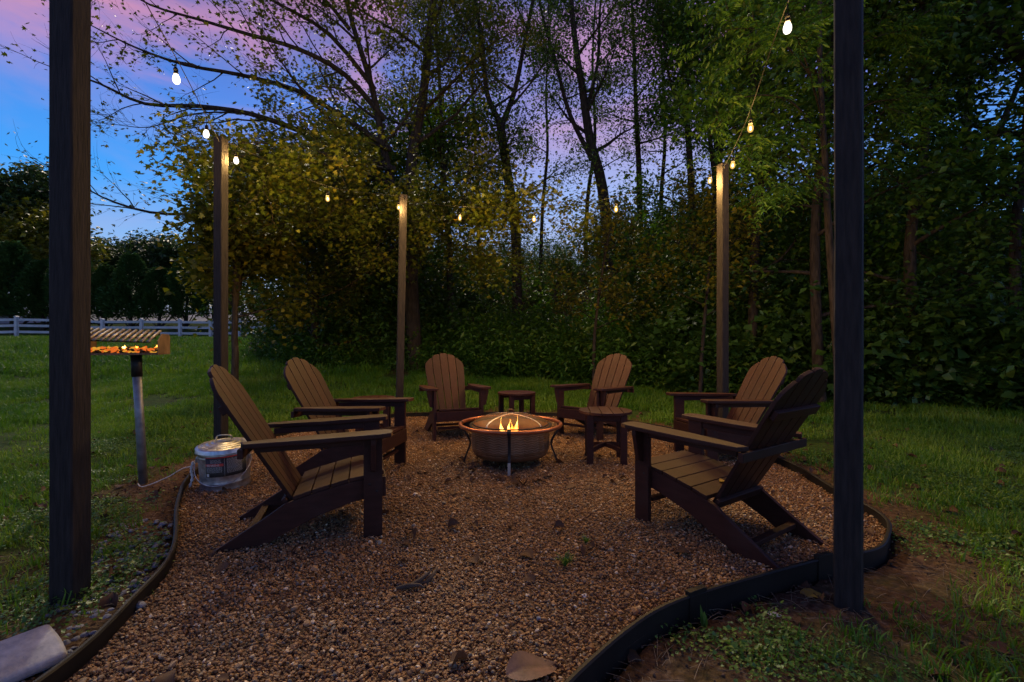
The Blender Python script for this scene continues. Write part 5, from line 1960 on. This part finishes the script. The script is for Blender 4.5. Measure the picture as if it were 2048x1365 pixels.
q = gp(1065, 1338, 0.026)
o = link_mesh('fallen_leaf', ribbed_leaf(0.19), M['big_leaf'])
o.location = q
o.rotation_euler = (0.12, 0.05, 0.42)
tag(o, 'large ribbed brown leaf lying on gravel at the bottom edge of the picture', 'leaf')
q = gp(1624, 1190, -0.03)
one_leaf('fallen_leaf', q, -0.35, 0.10, M['yellow_leaf'], 'long yellow leaf on bare soil in front of the right front post', 62, 0.15)
q = Vector((1.035, 3.03, 0)) + Vector((0.574, -0.819, 0)) * 0.36 + Vector((-0.819, -0.574, 0)) * 0.0
one_leaf('fallen_leaf', (q.x, q.y, 0.282), 0.3, 0.055, M['yellow_leaf'], 'small yellow leaf lying on a chair seat', 63, 0.4, (0.1, 0.2))
q = gp(835, 1172, 0.02)
root = empty('stick', q, 0.2, 'curled dark piece of bark on the gravel in front of the chairs', 'stick')
for k in range(3):
    aa = Acc()
    tube(aa, wander((-0.09 + 0.05 * k, 0.01 * k, 0), (1, 0.2 * (k - 1), 0.05), 0.13, 5, np.random.default_rng(k), 0.2), [0.006, 0.010, 0.012, 0.009, 0.006, 0.002], 6)
    link_mesh('bark_piece', aa.mesh('bark_piece'), M['wood_dead'], root)

# stones outside the edging, and one white one
for k, (px, py, s, m, lab) in enumerate([(1549, 1232, 0.026, 'white_stone', 'smooth white stone on the soil by the right front post'), (208, 1235, 0.032, 'slate_stone', 'blue grey stone, biggest of those in front of the left front post'),
                                  (280, 1212, 0.026, 'slate_stone', 'dark blue grey stone against the inside of the edging on the left'), (1465, 1306, 0.018, 'slate_stone', 'small blue stone among straw at the bottom right'),
                                  (1078, 1237, 0.014, 'slate_stone', 'small blue stone lying on the gravel near the bottom middle'), (1170, 1192, 0.014, 'white_stone', 'small white stone lying on the gravel left of the edging curve'),
                                  (832, 989, 0.022, 'white_stone', 'pale flat stone on the gravel in front of the fire bowl')]):
    zz = 0.012 if px in (280, 1078, 1170, 832) else -0.045
    q = gp(px, py, zz)
    o = link_mesh('stone', pebble_mesh(70 + k, 2, 0.55), M[m])
    o.location = q
    o.scale = (s, s, s)
    o.rotation_euler = (0, 0, k * 1.3)
    tag(o, lab, 'stone')
rgs = np.random.default_rng(23)
nst = 260
x = rgs.uniform(-2.6, -1.5, nst * 4); y = rgs.uniform(1.4, 2.9, nst * 4)
k = (~in_poly(x, y, ring_xy)) & (dist_ring(x, y) < 0.34) & (dist_ring(x, y) > 0.02)
x, y = x[k][:nst], y[k][:nst]
sc = rgs.uniform(0.007, 0.019, len(x))
scatter('stones_gravel', np.stack([x, y, hgt(x, y) + 0.006], -1), rgs.uniform(-0.4, 0.4, (len(x), 3)) + np.array([0, 0, 1]) * rgs.uniform(0, 6, (len(x), 1)), np.repeat(sc[:, None], 3, 1), rgs.integers(0, 3, len(x)),
        [pebble_mesh(90 + i, 2, 0.5) for i in range(3)], M['slate_stone'], label='loose blue grey stones scattered outside the left edging', cat='stones')

# weeds growing through the gravel and the broad leaf by the edging
def weed_plant(px, py, z, n, h, w, mat, label, broad=False, ln=0.5):
    q = gp(px, py, z)
    rng = np.random.default_rng(int(px))
    a = Acc()
    for k in range(n):
        az = rng.uniform(0, 2 * PI)
        d = np.array([math.cos(az), math.sin(az), 0])
        s = np.array([-d[1], d[0], 0])
        hh = h * rng.uniform(0.6, 1.1)
        L_ = hh * ln * rng.uniform(0.6, 1.3)
        pts = [d * L_ * t + np.array([0, 0, hh * (t if broad else math.sin(t * 1.9))]) for t in np.linspace(0, 1, 6)]
        ww = [w * v for v in ((0.25, 0.8, 1.0, 0.85, 0.45, 0.03) if broad else (0.8, 1, 0.9, 0.7, 0.4, 0.05))]
        V = []
        for p, wi in zip(pts, ww):
            V += [p - s * wi + np.array([0, 0, wi * 0.3]), p, p + s * wi + np.array([0, 0, wi * 0.3])]
        Q = []
        for i in range(5):
            for j in range(2):
                Q.append((i * 3 + j, i * 3 + j + 1, i * 3 + j + 4, i * 3 + j + 3))
        a.add(V, None, Q)
    o = link_mesh('weed', a.mesh('weed'), mat)
    o.location = q
    tag(o, label, 'weed')


weed_plant(1130, 1135, 0.0, 46, 0.060, 0.0034, M['weed'], 'tuft of grass growing through gravel, larger of the two', ln=1.0)
weed_plant(1172, 1090, 0.0, 22, 0.045, 0.0032, M['weed'], 'tuft of grass growing through gravel, smaller of the two', ln=0.9)
weed_plant(1408, 1262, -0.05, 4, 0.095, 0.014, M['weed'], 'young broad leaved plant upright against the outside of the edging', True, 0.18)

# crumbs of earth and grit outside the edging
rgc = np.random.default_rng(29)
x = rgc.uniform(-4.5, 4.0, 40000); y = rgc.uniform(0.9, 5.0, 40000)
dd_ = dist_ring(x, y)
k = (~in_poly(x, y, ring_xy)) & (dd_ < 1.3) & (rgc.random(40000) < np.exp(-dd_ * 1.2)) & infov(x, y)
x, y = x[k], y[k]
sc = 0.0022 + 0.006 * rgc.random(len(x)) ** 3
scatter('soil_crumbs', np.stack([x, y, hgt(x, y) + 0.004], -1), rgc.uniform(-3, 3, (len(x), 3)), np.repeat(sc[:, None], 3, 1), rgc.integers(0, 3, len(x)),
        [pebble_mesh(120 + i, 1, 0.7) for i in range(3)], M['soil_crumb'], label='crumbs of brown earth and grit outside the edging', cat='soil')

# ---- pale block of concrete by the left front post
bm = prism_bm([(-0.105, 0), (0.105, 0), (0.105, 0.05), (-0.105, 0.075)], -0.20, 0.20, 'y', 0.024, 4)
bmesh.ops.subdivide_edges(bm, edges=bm.edges, cuts=2, use_grid_fill=True)
for v in bm.verts:
    v.co += Vector((1, 1, 1)) * 0.004 * mnoise.noise(v.co * 9)
    if v.co.z > 0.03 and v.co.x > 0.03:
        v.co.z -= 0.01
o = bm_obj('concrete_block', bm, M['concrete'], smooth=True, angle=50)
o.location = (-1.70, 1.47, hz(-1.7, 1.47) + 0.01)
o.rotation_euler = (0, 0, math.radians(-32))
tag(o, 'pale concrete block lying on soil against the outside of the edging', 'concrete block')


# ================================================================== beyond the lawn
# road, fence, evergreens, far trees
rd = bmesh.new()
pv = None
for x in np.linspace(-75, 5, 41):
    y0 = 35.5 + (x + 30) * 0.05
    a_ = rd.verts.new((x, y0, hz(x, y0) + 0.10))
    m_ = rd.verts.new((x, y0 + 2.5, hz(x, y0 + 2.5) + 0.10))
    b_ = rd.verts.new((x, y0 + 5.0, hz(x, y0 + 5.0) + 0.10))
    if pv:
        rd.faces.new((pv[0], a_, m_, pv[1]))
        rd.faces.new((pv[1], m_, b_, pv[2]))
    pv = (a_, m_, b_)
tag(bm_obj('road', rd, M['road']), kind='structure')

fence = empty('rail_fence', (-30, 26, hz(-30, 26)), 0, 'white three rail fence running along the far side of the lawn', 'fence')
posts_px = [-150, -57, 33, 119, 205, 283, 360, 421, 478, 530]
FP = []
for k, px in enumerate(posts_px):
    d = 25.2 + 4.6 * (px + 150) / 630
    xx = (px - 1024) / 930 * d
    FP.append(Vector((xx, d, hz(xx, d))))
fo = fence.location
for p in FP:
    b = box_bm(-0.075, 0.075, -0.075, 0.075, -0.2, 1.27, 0.006)
    b.transform(Matrix.Translation(p - fo))
    pp = bm_obj('fence_post', b, M['white_paint'], fence)
    b = prism_bm([(-0.09, 1.271), (0.09, 1.271), (0.09, 1.29), (0.0, 1.33), (-0.09, 1.29)], -0.09, 0.09, 'y', 0.003)
    b.transform(Matrix.Translation(p - fo))
    bm_obj('post_cap', b, M['white_paint'], pp)
for a_, b_ in zip(FP[:-1], FP[1:]):
    v = b_ - a_
    for zz in (0.42, 0.78, 1.12):
        ln = v.length - 0.152
        b = box_bm(0, ln, -0.02, 0.02, -0.07, 0.07, 0.004)
        ang = math.atan2(v.y, v.x)
        el = math.atan2(v.z, math.hypot(v.x, v.y))
        b.transform(Matrix.Translation(a_ - fo + Vector((0, 0, zz)) + v.normalized() * 0.076) @ Matrix.Rotation(ang, 4, 'Z') @ Matrix.Rotation(-el, 4, 'Y'))
        bm_obj('rail', b, M['white_paint'], fence)


def evergreen(seed, H, R, name='evergreen_tree'):
    rng = np.random.default_rng(seed)
    wood, leaf = Acc(), Acc()
    tr = wander((0, 0, 0), (0, 0, 1), H, 8, rng, 0.02)
    tube(wood, tr, np.linspace(0.16, 0.02, 9), 7)
    for k in range(6):   # bare stems fanning at the base
        az = rng.uniform(0, 6.3)
        tube(wood, wander((0, 0, 0.2), (math.cos(az) * 0.8, math.sin(az) * 0.8, 1), 1.9, 4, rng, 0.08), np.linspace(0.06, 0.03, 5), 5)
    n = 8200
    t = rng.random(n) ** 0.8
    z = 1.15 + (H - 1.15) * t
    prof = R * np.sin(np.clip((1 - t) * 1.25 + 0.05, 0, PI / 2)) ** 0.75
    az = rng.uniform(0, 2 * PI, n)
    lump = 1 + 0.22 * np.sin(az * 3 + z * 1.7 + seed) + 0.12 * np.sin(az * 7 + z * 3.1)
    rr = prof * lump * rng.uniform(0.45, 1.0, n) ** 0.45
    P = np.stack([rr * np.cos(az), rr * np.sin(az), z + rng.normal(0, 0.1, n)], -1)
    d = np.stack([np.cos(az), np.sin(az), np.full(n, 0.5)], -1)
    leaves(leaf, P, 0.30, rng, 0.42, dirs=d)
    root = empty(name, (0, 0, 0), 0, 'x', 'tree', 'evergreens behind the white fence')
    link_mesh('trunk', wood.mesh('trunk'), M['bark'], root)
    link_mesh('crown', leaf.mesh('crown', smooth=False), M['needle'], root)
    return root


ev = [evergreen(401, 5.9, 1.8), evergreen(402, 5.2, 1.9)]
EVL = 'dark bushy evergreen in the row behind the white fence'
used = [False, False]
for k, (px, d, s) in enumerate([(25, 32.4, 1.06), (85, 32.6, 0.96), (150, 32.8, 1.0), (212, 33.0, 0.88), (262, 33.0, 0.92), (318, 33.4, 0.84), (372, 33.8, 0.86), (428, 34.2, 0.84), (486, 34.4, 0.86)]):
    v = k % 2
    o = ev[v] if not used[v] else copy_tree(ev[v])
    used[v] = True
    x = (px - 1024) / 930 * d
    o.location = (x, d, hz(x, d) - 0.05)
    o.rotation_euler = (0, 0, k * 1.7)
    o.scale = (s, s, s)
    o['label'] = 'dark bushy evergreen behind the white fence, %s in its row counting from the left' % ('first', 'second', 'third', 'fourth', 'fifth', 'sixth', 'seventh', 'eighth', 'ninth')[k]

KF = dict(leaf_size=0.42, leaf_n=20, spread=0.42, subs=7, twigs=4, twig_len=1.0, min_r=0.012)
simple_tree(81, -42.5, 38.5, 10.8, 0.4, 'tall rounded dark green tree rising highest at the left edge of the picture', leafm=M['leaf_far'], kw=KF, limbs=dict(n=20, start=0.25, length=4.6, elev=0.1), forks=1)
simple_tree(82, -37.0, 36.5, 7.0, 0.3, 'lower olive green tree in front of the tall one at the left edge', leafm=M['leaf_olive'], kw=KF, limbs=dict(n=15, start=0.2, length=3.4, elev=0.1))
simple_tree(83, -43.5, 36.0, 6.4, 0.3, 'rounded olive tree low at the very left edge', leafm=M['leaf_olive'], kw=KF, limbs=dict(n=15, start=0.2, length=3.2, elev=0.1))
GF = 'far trees beyond the road'
FARL = 'hazy far treetop above the evergreens, %s after the left front post'
for k, (px, d, H) in enumerate([(215, 52, 6.4), (262, 56, 7.3), (308, 58, 7.5), (352, 56, 7.2), (400, 58, 7.6)]):
    x = (px - 1024) / 930 * d
    if k == 0:
        far0 = simple_tree(91, x, d, H, 0.3, FARL % 'first', leafm=M['leaf_far'], kw=KF, limbs=dict(n=16, start=0.25, length=4.4, elev=0.15), group=GF)
        H0 = H
    else:
        o = copy_tree(far0)
        o.location = (x, d, hz(x, d) - 0.1)
        o.rotation_euler = (0, 0, k * 2.1)
        o.scale = (H / H0,) * 3
        o['label'] = FARL % ('first', 'second', 'third', 'fourth', 'fifth')[k]
